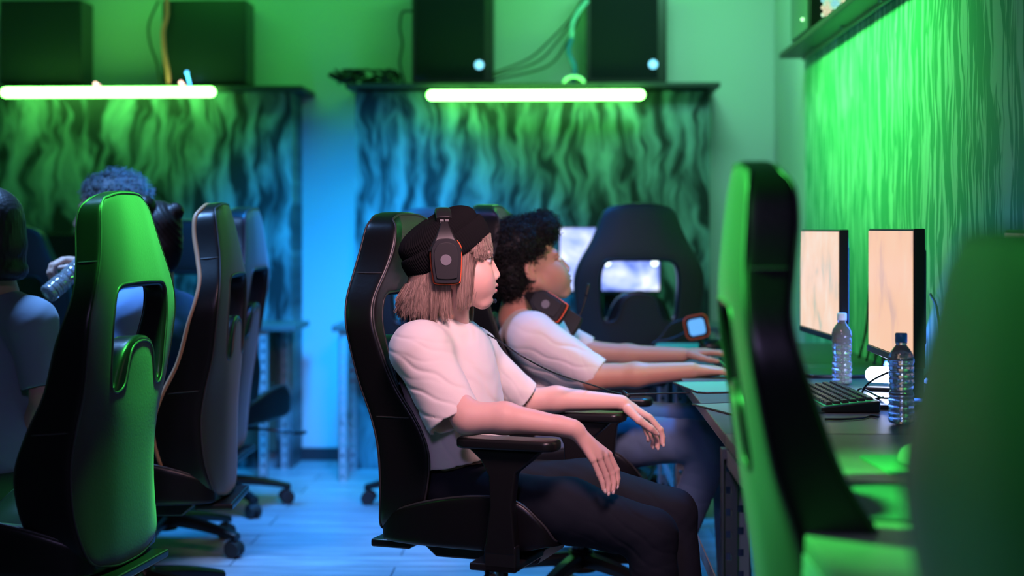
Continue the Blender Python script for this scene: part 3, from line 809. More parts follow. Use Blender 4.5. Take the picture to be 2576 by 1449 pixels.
mouse('mouse on the green pad behind the boy\'s hands', (.58, 5.92, .7545), RA(10), M_plast)
for o in bpy.data.objects:
    if o.get('label') == 'green-lit mouse on the grey desk beside the right-hand blurred chair': o.location.z = .7545

# glowing lamp under the peach screen
t = thing('desk_lamp', 'small glowing white lamp lying under the peach screen', 'lamp', (WX(2215, 4.45), 4.45, .751), RA(-20))
bm = bmesh.new(); tube(bm, [(-.02,0,.045), (.045,0,.045)], .023, 16); sph(bm, (-.02,0,.045), .023, 10); obj('glowing_bulb', bm, mat('white_glow', (1,1,1), .4, emit=(.55,.62,1), estr=32), t)
bm = bmesh.new(); box2(bm, (.04,-.03,0), (.09,.03,.07)); box2(bm, (-.04,-.03,0), (.05,.03,.012)); obj('lamp_foot', bm, M_plast, t, bevel=.005)

# cables on the right desks and up the green wallpaper
def gcable(pts, r, label): return cable(pts, r, M_cable, label)
gcable([(.98,4.35,.76),(1.0,4.3,.80),(1.06,4.35,.86),(1.085,4.5,.98),(1.09,4.6,1.02)], .004, 'thin cable climbing the wallpaper behind the peach screen')
for k in range(4):
    y0 = 5.0+k*.13
    gcable([(1.085,y0,.76),(1.09,y0+.02,.9),(1.092,y0+.05,1.06),(1.09,y0+.11,1.0),(1.085,y0+.16,.85),(1.05,y0+.1,.758)], .005, ['first','second','third','fourth'][k] + ' looping lead from the near side on the wallpaper behind the white-capped bottle')
pk = [(.80,3.98,.785),(.83,4.05,.86),(.90,4.15,.835),(.95,4.2,.77),(1.0,4.25,.758)]
gcable([W(2222,1000,4.1),W(2175,1005,4.2),W(2170,985,4.25),W(2190,960,4.2),W(2240,935,4.1),W(2280,930,4.2)], .0028, 'black cable arching over the desk behind the blue-capped bottle')
gcable([W(2150,990,4.3),W(2165,978,4.3),W(2185,985,4.2),W(2215,1000,4.1),W(2240,1002,4.05)], .0025, 'short curl of black cable by the end of the keyboard')
p0 = [W(2075,1060,3.75),W(2120,1058,3.75),W(2170,1052,3.78),W(2190,1045,3.82),W(2210,1046,3.80)]
for q in p0: q.z = .754
gcable(p0, .003, 'black cable lying on the desk in front of the keyboard')
for k, pts in enumerate(([(1.0,3.95,.80),(1.04,3.9,.86),(1.07,3.8,.84),(1.085,3.7,.90)], [(.98,3.95,.86),(1.03,3.88,.83),(1.06,3.82,.78),(1.08,3.75,.76)], [(.97,3.9,.78),(1.02,3.84,.80),(1.05,3.85,.87),(1.08,3.8,.92)])):
    gcable(pts, .004, ('upper', 'middle', 'lower')[k] + ' cable tangled behind the right edge of the peach screen')

# headset lying on the far desk

t = thing('led_strip', 'blue glowing light strip along the foot of the wallpaper behind the screens', 'light strip', (1.085, 4.35, .762), 0)
bm = bmesh.new(); box2(bm, (-.004,-.85,-.008), (.006,.85,.012)); obj('strip_backing', bm, M_plast, t)
bm = bmesh.new(); box2(bm, (-.010,-.84,-.005), (-.0045,.84,.009)); obj('glowing_diodes', bm, mat('blue_led', (.5,.6,1), .4, emit=(.10,.28,1), estr=9), t)
# ================================================================ people
M_skin = attr_mat('skin', .48, sss=.12, spec=.35, bump=(220, .08))
M_eye = attr_mat('eye', .08, spec=.6)
def cloth(name, col, rough=.85): return mat(name, col, rough, sheen=.15, spec=.2, bump=(420, .25), bdist=.0006)
M_tee = cloth('cream_cotton', (.78,.69,.64)); M_tee2 = cloth('pale_cotton', (.70,.62,.60))
M_jean = mat('dark_denim', (.010,.013,.020), .85, spec=.2, bump=(420,.3), bdist=.0006); M_jean2 = cloth('blue_denim', (.10,.16,.26))
M_greyt = cloth('grey_blue_cotton', (.20,.26,.34)); M_bluet = cloth('blue_cotton', (.13,.25,.45)); M_dkt = cloth('dark_cotton', (.03,.035,.05))
M_beanie = mat('black_knit', (.006,.006,.007), .9, spec=.15, bump=(500,.3), bdist=.0006)
def frame(o, yaw, pitch=0, roll=0, s=1.0):
    """head frame: x forward, y to the head's left, z up; pitch>0 looks up"""
    return Matrix.Translation(o) @ Matrix.Rotation(yaw, 4, 'Z') @ Matrix.Rotation(-pitch, 4, 'Y') @ Matrix.Rotation(roll, 4, 'X') @ Matrix.Scale(s, 4)
def rotz(a): return [[math.cos(a), -math.sin(a), 0], [math.sin(a), math.cos(a), 0], [0, 0, 1]]
def rot3(M): return np.array(M.to_3x3().normalized())
def head_prims(male=False, open_eyes=True, jaw=1.0):
    P = [ell((-.012,0,.035), (.098,.075,.086)), ell((.050,0,.045), (.056,.058,.056), k=.02), ell((.052,0,-.030), (.060,.056,.082), k=.02)]
    for s in (-1, 1):
        P += [cap((.008,s*.048,-.045), (.086,s*.016,-.108), .023, .016, k=.02), ell((.074,s*.035,-.044), (.032,.027,.038), k=.028)]
    for s in (-1, 1): P.append(ell((.088,s*.026,-.052), (.021,.023,.032), k=.03))
    P += [ell((.093,0,-.105), (.020,.024,.018), k=.016), ell((.089,0,-.072), (.034,.034,.036), k=.024)]
    for s in (-1, 1): P.append(ell((.093,s*.027,.020), (.020,.024,.011), k=.014))
    for s in (-1, 1): P.append(ell((.122,s*.034,.000), (.016,.018,.013), k=.012, op='s'))
    P += [cap((.106,0,.010), (.125,0,-.032), .0075, .0080, k=.012), ell((.1275,0,-.041), (.0090,.0090,.0080), k=.007)]
    for s in (-1, 1): P += [ell((.121,s*.0115,-.046), (.010,.0062,.0070), k=.005), ell((.126,s*.006,-.0520), (.0050,.0030,.0035), k=.003, op='s')]
    P += [ell((.1185,0,-.066), (.0105,.020,.0060), k=.005), ell((.1195,0,-.0665), (.0115,.009,.0062), k=.004), ell((.1170,0,-.0802), (.0115,.017,.0074), k=.005),
          ell((.130,0,-.0732), (.011,.022,.0012), k=.003, op='s'), ell((.119,0,-.094), (.007,.018,.005), k=.008, op='s')]
    if open_eyes:
        for s in (-1, 1):
            P += [ell((.0995,s*.031,.0005), .0138, k=.004), ell((.1100,s*.035,.0002), (.0125,.0155,.0054), k=.0012, op='s')]
    for s in (-1, 1):
        Re = Matrix.Rotation(s*R(-18), 3, 'Z') @ Matrix.Rotation(R(10), 3, 'Y')
        P += [ell((-.006,s*.080,.000), (.019,.0075,.031), Re, k=.005), ell((.000,s*.0875,.003), (.011,.0065,.019), Re, k=.003, op='s'), ell((.008,s*.083,-.002), (.004,.005,.006), k=.003), ell((-.002,s*.080,-.026), (.009,.006,.010), k=.005)]
    return P
def skin_color(Mh, base, lip, blush=None, brow=None):
    Mi = np.array(Mh.inverted()); s = Mh.to_scale()[0]
    def f(v):
        q = v@Mi[:3, :3].T + Mi[:3, 3]
        c = np.tile(np.array(base), (len(v), 1))
        def mixin(w, col): return c*(1-w[:, None]) + np.array(col)*w[:, None]
        if blush is not None:
            w = .5*np.exp(-(((q[:,0]-.085)/.03)**2 + ((np.abs(q[:,1])-.035)/.022)**2 + ((q[:,2]+.035)/.022)**2)); c = mixin(w, blush)
        d = ((q[:,1])/.022)**2 + ((q[:,2]+.0735)/.0125)**2
        w = smooth01(1.15, .75, d)*(q[:,0] > .106); c = mixin(w, lip)
        if brow is not None:
            d = ((np.abs(q[:,1])-.032)/.018)**2 + ((q[:,2]-.0245-.1*(.032-np.abs(q[:,1])))/.0042)**2
            w = smooth01(1.2, .5, d)*(q[:,0] > .05)*.85; c = mixin(w, brow)
        # lash line
        d = ((np.abs(q[:,1])-.033)/.0145)**2 + ((q[:,2])/.0062)**2
        w = smooth01(1.35, 1.0, d)*(q[:,2] > 0)*(q[:,0] > .08)*.8*(d > .55); c = mixin(w, (.04,.02,.02))
        return np.clip(c, 0, 1)
    return f
def eyes(Mh, parent, iris=(.07,.04,.03)):
    for s in (-1, 1):
        bm = bmesh.new(); g = bmesh.ops.create_uvsphere(bm, u_segments=32, v_segments=24, radius=.0124)
        c = Vector((.0998, s*.031, 0))
        bmesh.ops.transform(bm, matrix=Mh @ Matrix.Translation(c), verts=bm.verts)
        me = bpy.data.meshes.new('eyeball'); bm.to_mesh(me); bm.free()
        Mi = Mh.inverted(); col = []
        for v in me.vertices:
            q = (Mi @ v.co) - c; a = math.hypot(q.y - s*.001, q.z)
            col += [*( (.01,.01,.01) if a < .0026 else iris if a < .0058 else (.85,.83,.82)), 1] if q.x > 0 else [.85,.83,.82,1]
        ca = me.color_attributes.new('col', 'FLOAT_COLOR', 'POINT'); ca.data.foreach_set('color', col)
        link_mesh('eyeball', me, M_eye, parent)
def hand_path(pts, r, k=.004):
    out = []
    for (a, b), (ra, rb) in zip(zip(pts, pts[1:]), zip(r, r[1:])): out.append(cap(a, b, ra, rb, k=k))
    return out
def hand_prims(wrist, knuckles, fingers, thumb, sc=1.0, rw=.021):
    P = []
    for kx in knuckles: P.append(cap(wrist, kx, rw*.62, .0098*sc, k=.012))
    cen = sum(knuckles, Vector())/4
    P.append(cap(wrist.lerp(cen, .35), wrist.lerp(cen, .8), .0155*sc, .0135*sc, k=.012))
    rs = [.0095, .0098, .0092, .0080]
    for kx, f, r0 in zip(knuckles, fingers, rs):
        r0 *= sc; P += hand_path([kx] + f, [r0, r0*.93, r0*.86, r0*.72], k=.0022)
        P.append(ell(f[0], r0*1.0, k=.002))
    P += hand_path(thumb, [.015*sc, .0115*sc, .0100*sc, .0078*sc], k=.005)
    return P
def auto_hand(wrist, fwd, up, left, sc=1.0, curl=.5, spread=.1, thumb_side=1):
    """relaxed hand: fwd along the forearm, up the back of the hand, left = across the palm"""
    fwd, up, left = [Vector(v).normalized() for v in (fwd, up, left)]
    kn, fi = [], []
    for i, (dy, L, kx) in enumerate(((.030,.078,.088), (.010,.086,.092), (-.010,.080,.088), (-.028,.062,.080))):
        dy *= thumb_side; k = wrist + fwd*kx*sc + left*dy*sc; kn.append(k); d = (fwd + left*dy*spread*10).normalized(); p = k; pts = []; a = .2*curl
        for q, fr in enumerate((.48,.30,.22)):
            a += curl*(.45 if q else .25); p = p + (d*math.cos(a) - up*math.sin(a))*L*fr*sc; pts.append(p)
        fi.append(pts)
    t0 = wrist + fwd*.02*sc + left*.018*thumb_side*sc
    t1 = wrist + fwd*.050*sc + left*.042*thumb_side*sc - up*.012*sc; t2 = t1 + (fwd*.8 + left*.35*thumb_side - up*.25).normalized()*.032*sc; t3 = t2 + (fwd - up*.3).normalized()*.026*sc
    return hand_prims(wrist, kn, fi, [t0, t1, t2, t3], sc)
def folds(cs, amp=.0035):
    amp = amp*.62
    """cloth folds: smooth ridges; cs = list of (centre, direction across the folds, wavelength, falloff radius, strength)"""
    cs = [(A3(c), A3(Vector(d).normalized()), w, r, s) for c, d, w, r, s in cs]
    def f(p):
        out = np.zeros(len(p)); wob = .35*np.sin(p[:,0]*31+1.3) + .35*np.sin(p[:,2]*27+p[:,1]*19) + .3*np.sin(p[:,0]*53-p[:,2]*41)
        for c, d, w, r, s in cs:
            q = p-c; fall = np.exp(-(q*q).sum(1)/(r*r))
            ph = (q@d)/w*2*math.pi + wob*1.5
            out += s*amp*fall*.55*(np.exp(-(np.sin(ph/2)/.28)**2)*1.5-.4)
        out += .0008*np.sin(p[:,0]*80+4*np.sin(p[:,2]*23))*np.sin(p[:,2]*60+3*np.sin(p[:,1]*31))
        return out
    return f
def person(label, loc):
    t = thing('person', label, 'person', loc); t['_o'] = 1; del t['_o']
    return t
def keep(o, root):
    """parts are modelled in world space; hang them on the root without moving them"""
    o.parent = root; o.matrix_parent_inverse = Matrix.Translation(root.location).inverted(); return o

# ---------------------------------------------------------------- person in the black beanie (in focus)
pw = person('person in a black beanie and cream T-shirt seated in profile, arms on the armrests', (-.165, 4.20, 0))
MH = frame(W(1124, 655, 4.13), R(7), R(1), 0, 1.05)
by = R(-18); Bz = rotz(by)
neckb = W(1112, 856, 4.19)
P = xf([head_prims()[0], half((.013-.515*.080,0,.006+.857*.080), (-.515,0,.857), k=.02)] + head_prims()[1:3] + [half((.013-.515*.080,0,.006+.857*.080), (-.515,0,.857), k=.02)] + head_prims()[3:], MH)
P += [cap(MH@Vector((-.022,0,-.045)), neckb, .053, .056, k=.02), cap(MH@Vector((.02,0,-.085)), W(1140,862,4.18), .036, .045, k=.02),
      ell(W(1118,925,4.19), (.095,.15,.12), Bz, k=.03), ell(W(1155,1080,4.17), (.095,.13,.16), Bz, k=.03),
      cap(W(1052,880,4.01), W(1188,882,4.36), .045, k=.03)]
sN, eN, wN = W(1056,890,3.99), W(1178,1052,3.88), W(1440,1077,3.86)
P += [cap(sN, eN, .043, .038, k=.02), cap(eN, W(1270,1052,3.87), .041, .0395, k=.02), cap(W(1270,1052,3.87), wN, .0395, .0225, k=.015), cap(W(1405,1070,3.86), W(1452,1085,3.862), .024, .0215, k=.01)]
kn = [W(1531,1143,3.905), W(1520,1147,3.885), W(1506,1152,3.865), W(1491,1157,3.848)]
fi = [[W(1550,1182,3.91), W(1553,1204,3.908), W(1551,1221,3.902)], [W(1539,1190,3.892), W(1544,1214,3.888), W(1541,1234,3.88)],
      [W(1524,1196,3.87), W(1531,1219,3.868), W(1529,1238,3.862)], [W(1507,1194,3.848), W(1515,1213,3.845), W(1519,1232,3.842)]]
P += hand_prims(W(1450,1086,3.862), kn, fi, [W(1462,1098,3.885), W(1485,1138,3.925), W(1505,1170,3.94), W(1512,1195,3.94)], rw=.0225)
sF, eF, wF = W(1190,890,4.36), W(1322,1010,4.42), W(1560,1012,4.42)
P += [cap(sF, eF, .046, .038, k=.02), cap(eF, W(1400,1004,4.42), .038, .036, k=.02), cap(W(1400,1004,4.42), wF, .036, .0215, k=.015)]
kn = [W(1634,1050,4.405), W(1630,1052,4.425), W(1622,1055,4.445), W(1612,1056,4.462)]
fi = [[W(1661,1081,4.40), W(1667,1100,4.40), W(1667,1116,4.395)], [W(1650,1089,4.42), W(1656,1109,4.418), W(1654,1124,4.415)],
      [W(1640,1094,4.44), W(1645,1110,4.438), W(1642,1122,4.435)], [W(1626,1086,4.46), W(1632,1099,4.455), W(1631,1108,4.45)]]
P += hand_prims(W(1568,1016,4.42), kn, fi, [W(1580,1030,4.40), W(1608,1057,4.375), W(1637,1078,4.378), W(1650,1089,4.383)], rw=.0225)
P += [ell(W(1175,1190,4.17), (.11,.14,.08), Bz, k=.03)]
keep(mesh_sdf('body', P, .0024, M_skin, None, color=skin_color(MH, (.74,.44,.36), (.66,.24,.24), blush=(.78,.34,.31), brow=(.28,.17,.13))), pw)
n0 = len(bpy.data.objects)
eyes(MH, None, (.05,.05,.08))
for o in [o for o in bpy.data.objects if o.name.startswith('eyeball') and o.parent is None]: keep(o, pw)
# eyelashes
La = []
for s_ in (-1, 1):
    for q in np.linspace(-1, 1, 26):
        y = s_*(.034 + .012*q); x0 = .0995 + math.sqrt(max(1e-6, .0142**2 - (y - s_*.031)**2)) ; z0 = .0048*(1 - .35*q*q)
        La.append([[x0-.001, y, z0], [x0+.003, y+s_*q*.001, z0-.0004], [x0+.0065, y+s_*(.001+q*.002), z0+.0022]])
La = np.array(La); V, F = strands((La.reshape(-1, 3)@np.array(MH)[:3, :3].T + np.array(MH)[:3, 3]).reshape(La.shape), .00045, .00015)
keep(np_mesh('eyelashes', V, F, mat('lash', (.01,.008,.01), .5), None), pw)
# fingernails
bm = bmesh.new()
for a, b in ((W(1553,1204,3.908), W(1551,1221,3.902)), (W(1544,1214,3.888), W(1541,1234,3.88)), (W(1531,1219,3.868), W(1529,1238,3.862)), (W(1515,1213,3.845), W(1519,1232,3.842)),
             (W(1656,1109,4.418), W(1654,1124,4.415)), (W(1645,1110,4.438), W(1642,1122,4.435)), (W(1667,1100,4.40), W(1667,1116,4.395)), (W(1637,1078,4.378), W(1650,1089,4.383))):
    d = (b-a).normalized(); g = bmesh.ops.create_uvsphere(bm, u_segments=12, v_segments=8, radius=1)
    q = d.to_track_quat('Z', 'Y').to_matrix().to_4x4()
    bmesh.ops.transform(bm, matrix=Matrix.Translation(b + d*.003 + Vector((.0022,-.0018,0))) @ q @ Matrix.Diagonal((.0046,.0046,.0075,1)), verts=g['verts'])
keep(obj('fingernails', bm, mat('pale_nail', (.75,.55,.5), .25), None, True), pw)
# T-shirt
sl0, sl1 = W(1064,893,3.975), W(1145,1060,3.915)
fl0, fl1 = W(1196,895,4.37), W(1318,1000,4.41)
S = [ell(W(1120,912,4.185), (.120,.178,.135), Bz), ell(W(1150,1040,4.175), (.122,.168,.19), Bz, k=.05), ell(W(1165,1150,4.17), (.128,.168,.14), Bz, k=.04),
     cap(W(1056,882,4.01), W(1190,884,4.35), .058, k=.05), cap(W(1108,848,4.16), W(1048,872,4.0), .052, .060, k=.04), cap(W(1120,848,4.2), W(1190,880,4.36), .05, .062, k=.03),
     ccap(sl0, sl1, .073, .074, k=.05), ccap(fl0, fl1, .064, .053, k=.03)]
dN = (sl1-sl0).normalized(); dF = (fl1-fl0).normalized()
S += [ccap(sl1-dN*.085, sl1+dN*.03, .060, .070, k=.004, op='s'), ccap(fl1-dF*.05, fl1+dF*.03, .042, .049, k=.004, op='s')]
S += [ell(neckb+Vector((.012,-.004,.026)), (.072,.070,.046), rotz(0), k=.006, op='s')]
hem = W(1155, 1168, 4.05)
S += [half(hem, Vector((.20, 0, -1)), k=.004)]
fd = folds([(W(1075,985,3.92), (.45,0,1), .050, .13, 1.6), (W(1160,1090,4.05), (1,0,.5), .055, .14, 1.2), (W(1220,960,4.2), (.9,0,.5), .07, .12, 1.0), (W(1290,960,4.4), (.8,0,.6), .035, .08, .9), (W(1060,900,3.95), (.2,0,1), .045, .09, .8)], .0042)
keep(mesh_sdf('t_shirt', S, .0034, M_tee, None, disp=fd), pw)
bm = bmesh.new()      # ribbed collar
cpts = []
for k in range(40):
    a = 2*math.pi*k/40
    cpts.append(neckb + Vector((.014 + .063*math.cos(a), -.004 + .062*math.sin(a), .018 - .020*math.cos(a))))
tube(bm, cpts, .0065, 8, closed=True); keep(obj('collar', bm, M_tee, None), pw)
bm = bmesh.new()      # sleeve seam at the shoulder
# trousers
def legs(hipN, midN, kneeN, ankN, hipF, midF, kneeF, ankF, pelvis, r=(.09,.080,.067,.052), yaw=by):
    return [ell(pelvis, (.135,.165,.105), rotz(yaw)), cap(hipN, midN, r[0], r[1], k=.03), cap(midN, kneeN, r[1], r[2], k=.03), cap(kneeN, ankN, r[2]*.97, r[3], k=.02),
            cap(hipF, midF, r[0], r[1], k=.03), cap(midF, kneeF, r[1], r[2], k=.03), cap(kneeF, ankF, r[2]*.97, r[3], k=.02)]
J = legs(W(1195,1262,4.07), W(1430,1285,3.97), W(1636,1345,3.92), W(1668,1700,3.86), W(1235,1235,4.32), W(1470,1232,4.28), W(1690,1292,4.22), W(1735,1650,4.16), W(1172,1215,4.18))
fd = folds([(W(1600,1380,3.92), (.6,0,1), .04, .12, 1.3), (W(1300,1180,4.1), (1,0,.3), .035, .10, 1.2), (W(1660,1320,4.2), (.7,0,.9), .045, .1, .8), (W(1640,1560,3.9), (0,0,1), .05, .15, 1.1)], .0045)
keep(mesh_sdf('trousers', J, .0045, M_jean, None, disp=fd), pw)
for a in (W(1668,1700,3.86), W(1735,1650,4.16)):
    c = Vector((a.x+.06, a.y-.01, .045))
    keep(mesh_sdf('shoe', [ell(c, (.135,.045,.05), rotz(R(-8))), cap(Vector((a.x, a.y, .12)), c, .045, .04, k=.02), half((0,0,.004), (0,0,-1))], .005, M_castm), pw)
# beanie
def knit_cap(Mh, cen, tilt, a, b, prof, ribs, m, parent, name='beanie'):
    bm = bmesh.new(); n = ribs*6; T = Mh @ Matrix.Translation(cen) @ Matrix.Rotation(-tilt, 4, 'Y')
    rings = []
    pf = spline([(r, 0, h) for r, h in prof], 4)
    for q in pf:
        ring = []
        for k in range(n):
            ph = 2*math.pi*k/n; rib = 1 + .011*math.cos(ribs*ph)*min(1, q.x*1.5)
            lump = 1 + .012*math.sin(3*ph+q.z*30) 
            ring.append(bm.verts.new(T @ Vector((a*q.x*rib*lump*math.cos(ph), b*q.x*rib*lump*math.sin(ph), q.z + .004*math.sin(2*ph+1)))))
        rings.append(ring)
    for A, B in zip(rings, rings[1:]):
        for k in range(n): bm.faces.new((A[k], A[(k+1) % n], B[(k+1) % n], B[k]))
    bm.faces.new(rings[-1]); bmesh.ops.recalc_face_normals(bm, faces=bm.faces)
    return keep(obj(name, bm, m, None, True), parent)
knit_cap(MH, Vector((.013,0,.006)), R(31), .106, .087,
    [(.98,.012),(1.02,.0),(1.10,.004),(1.14,.022),(1.135,.045),(1.09,.056),(1.045,.055),(1.05,.064),(1.03,.078),(.95,.090),(.80,.102),(.55,.111),(.28,.115),(.02,.116)], 104, M_beanie, pw)
# hair
def bob(Mh, color_rng, N=11000):
    L = []; cols = []
    K = 11; t = np.linspace(0, 1, K)
    def line(phi, side, zs, ze, r0, r1, drift=0, curl=0.):
        ph = phi + drift*t; z = zs + (ze-zs)*t
        rr = 1 + r0 + (r1-r0)*t**1.3
        x = .098*np.cos(ph)*rr; y = side*.081*np.sin(ph)*rr
        x = x - .012*(np.clip(-z, 0, 1)/.14)*(np.cos(ph) < .2)*0
        return np.stack([x, y, z], -1) + rng.normal(0, .0006, (1, 3))
    for i in range(N):
        side = -1 if rng.random() < .62 else 1
        u = rng.random(); dep = rng.random()
        if u < .24:                                   # fringe
            phi = rng.uniform(0, R(56)); x0 = .1*math.cos(phi); zs = .55*x0 + .012
            ze = rng.normal(.022, .009) - .010*(phi/R(56))
            ln = line(phi, side, zs, ze, .10+.05*dep, .15+.07*dep, rng.normal(.02, .05))
        elif u < .42:                                 # lock in front of the ear
            phi = R(76) - R(20)*abs(rng.normal(0,.55)) if side < 0 else rng.uniform(R(46), R(75)); x0 = .1*math.cos(phi); zs = .58*x0 + .014
            ln = line(phi, side, zs, rng.normal(-.100, .014) if side < 0 else rng.normal(-.155, .010), .05+.05*dep, -.02+.10*dep, rng.normal(.02, .04))
        else:                                         # back and sides
            phi = R(180) - R(90)*rng.random()**1.35; x0 = .1*math.cos(phi); zs = .58*x0 - .002 + (.03 if phi < R(110) else 0)
            fl = (.30*dep + .12) * float(.35 + .65*smooth01(R(92), R(135), phi))
            ln = line(phi, side, zs, rng.normal(-.128, .013) + .006*math.cos(phi*2), .06+.06*dep, fl, rng.normal(0, .05))
        wv = rng.uniform(0, 6.28); am = rng.uniform(.0005, .0022)
        ln = ln + (np.sin(t*rng.uniform(2.5, 5)+wv)*am)[:, None]*np.array([.6, .6, 0])*t[:, None]**.7
        if u >= .24: ln[:, :2] *= (1 - .07*rng.random()*t**5)[:, None]; ln[-1, 2] += abs(rng.normal(0, .008)) if rng.random() < .5 else 0
        L.append(ln)
    L = np.array(L); S_, K_, _ = L.shape
    lead = rng.integers(0, S_, 420)                 # loose locks: strands drawn towards a nearby leader
    A = L[:, 0]; near = np.argmin(((A[:, None] - A[lead][None])**2).sum(-1) + .3*((L[:, -1][:, None] - L[lead][:, -1][None])**2).sum(-1), 1)
    off = L[lead][near] - L; L = L + off*(.62*t[None, :, None]**1.2)*rng.uniform(.4, 1, (S_, 1, 1))
    Lw = L.reshape(-1, 3)@np.array(Mh)[:3, :3].T + np.array(Mh)[:3, 3]
    V, F = strands(Lw.reshape(S_, K_, 3), .0007, .0004)
    return V, F, S_, K_
V, F, S_, K_ = bob(MH, rng)
tone = rng.random(S_)
hc = np.array([.41,.28,.225])[None]*(0.45+.75*tone[:, None]); hc = np.repeat(hc, K_*3, 0)
M_hair = attr_mat('rose_brown_hair', .5, spec=.3)
# soft mass under the loose strands
HP = xf([ell((-.030,0,-.035), (.068,.074,.085)), ell((-.048,0,-.080), (.060,.074,.045), k=.02), ell((.025,0,.02), (.070,.079,.055), k=.02),
         ell((.080,0,-.075), (.085,.058,.095), k=.008, op='s'), ell((.05,0,-.15), (.09,.045,.06), k=.01, op='s'), half((0,0,-.122), (.0,0,-1), k=.006), half((.013-.515*.05,0,.006+.857*.05), (-.515,0,.857), k=.01)], MH)
om = mesh_sdf('hair_mass', HP, .004, M_hair, None, color=lambda v: np.tile(np.array([.30,.19,.155]), (len(v), 1)))
me = om.data; nv = len(me.vertices); mv = np.zeros(nv*3, np.float32); me.vertices.foreach_get('co', mv)
mf = np.zeros(len(me.polygons)*4, np.int32); me.polygons.foreach_get('vertices', mf)
bpy.data.objects.remove(om)
V = np.concatenate([mv.reshape(-1, 3), V]); F = np.concatenate([mf.reshape(-1, 4), F+nv]); hc = np.concatenate([np.tile(np.array([.30,.19,.155]), (nv, 1)), hc])
keep(np_mesh('hair', V, F, M_hair, None, color=hc), pw)

# ---------------------------------------------------------------- headsets
M_hs = mat('headset_plastic', (.016,.016,.018), .42, spec=.4); M_hpl = mat('headset_plate', (.010,.010,.011), .5)
M_logo = mat('grey_disc', (.16,.15,.17), .5); M_orange = mat('orange_trim', (.75,.10,.03), .5); M_cush = mat('cushion_leather', (.012,.012,.012), .55); M_silver = mat('silver_slider', (.45,.45,.45), .3, .6)
CUP = [(-.034,.020),(-.022,.046),(-.006,.052),(.014,.051),(.030,.040),(.036,.020),(.033,-.038),(.026,-.052),(-.020,-.052),(-.029,-.040)]
def cup_layer(bm, s, y0, y1, sc, mi=0, pts=CUP):
    P2 = spline([(x*sc, 0, z*sc) for x, z in pts], 4, True)
    poly = [(p.x, p.z) for p in P2]
    if s > 0: y0, y1 = y0, y1
    prism(bm, poly, s*y0, s*y1, 'y', mi)
def headset(label, M, mic_pts, loc=None, gap=.098, group='gaming headsets'):
    t = thing('headset', label, 'headset', (0,0,0), 0, group); t.matrix_world = M
    for s in (-1, 1):
        bm = bmesh.new(); cup_layer(bm, s, gap, gap+.024, 1.06); c = obj('ear_cup', bm, M_hs, t, bevel=.005)
        bm = bmesh.new(); cup_layer(bm, s, gap-.020, gap+.002, 1.16); cc = obj('ear_cushion', bm, M_cush, c, bevel=.007)
        bm = bmesh.new(); cup_layer(bm, s, gap+.023, gap+.0285, .86); obj('cup_plate', bm, M_hpl, c, bevel=.002)
        bm = bmesh.new(); cyl(bm, (0, s*(gap+.0275), .002), (0, s*(gap+.0300), .002), .0135, n=36); obj('round_badge', bm, M_logo, c)
        bm = bmesh.new(); tube(bm, spline([(x*1.10, s*(gap+.004), z*1.10) for x, z in CUP], 5, True), .0022, 6, closed=True); o = obj('orange_ring', bm, M_orange, c); 
        bm = bmesh.new()                                           # yoke
        A = []
        for q in range(9):
            f = q/8; ang = R(6 + 42*f); wdt = .034*(1-f)**1.3 + .0105
            y = s*(gap+.012)*math.cos(ang); z = .012 + .108*math.sin(ang)
            nrm = Vector((0, s*math.cos(ang), math.sin(ang)))
            A.append([bm.verts.new(Vector((sx*wdt, y, z)) + nrm*h) for sx, h in ((-1,0),(-.8,.007),(.8,.007),(1,0),(.8,-.004),(-.8,-.004))])
        for a, b in zip(A, A[1:]):
            for k in range(6): bm.faces.new((a[k], a[(k+1)%6], b[(k+1)%6], b[k]))
        bm.faces.new(A[0]); bm.faces.new(A[-1]); bmesh.ops.recalc_face_normals(bm, faces=bm.faces)
        obj('yoke', bm, M_hs, c, bevel=.002)
        bm = bmesh.new(); ang = R(50)
        for dx in (-.0062, .0062):
            box(bm, (dx, s*(gap+.014)*math.cos(ang), .012+.110*math.sin(ang)), (.0095, .006, .011), Matrix.Rotation(-s*(R(90)-ang)*1.0, 3, 'X'))
        obj('slider', bm, M_silver, c)
    bm = bmesh.new(); A = []
    for q in range(25):
        ang = R(53 + 74*q/24); y = -(gap+.014)*math.cos(ang); z = .012+.111*math.sin(ang); nrm = Vector((0, -math.cos(ang), math.sin(ang)))
        hh = .011
        A.append([bm.verts.new(Vector((sx*.021, y, z)) + nrm*h) for sx, h in ((-1,0),(-.95,hh*.7),(-.5,hh),(.5,hh),(.95,hh*.7),(1,0),(.8,-.005),(-.8,-.005))])
    for a, b in zip(A, A[1:]):
        for k in range(8): bm.faces.new((a[k], a[(k+1)%8], b[(k+1)%8], b[k]))
    bm.faces.new(A[0]); bm.faces.new(A[-1]); bmesh.ops.recalc_face_normals(bm, faces=bm.faces)
    obj('headband', bm, M_hs, t, bevel=.002)
    bm = bmesh.new(); tube(bm, spline(mic_pts, 6), .0034, 8); q = spline(mic_pts, 6); tube(bm, q[-6:], .0055, 8); obj('microphone', bm, M_hs, t)
    return t
headset('black headset worn over the black beanie, grey disc on its cup', MH @ Matrix.Translation((-.008,0,.002)), [(.02,.105,-.04),(.06,.10,-.085),(.10,.075,-.108),(.135,.045,-.111)])
cable([W(1225,840,4.3),W(1262,862,4.25),W(1320,900,4.2),W(1400,940,4.3),W(1500,972,4.45),W(1560,990,4.5),W(1640,990,4.5),W(1765,987,4.45)], .0022, M_cable, 'thin headset cable running from the beanie wearer across to the desk')
bm = bmesh.new(); tube(bm, [W(1567,985,4.46), W(1582,998,4.44)], .0055, 10); tag(obj('cable_clip', bm, M_hs), 'small black clip on the headset cable above the wrist', 'clip')

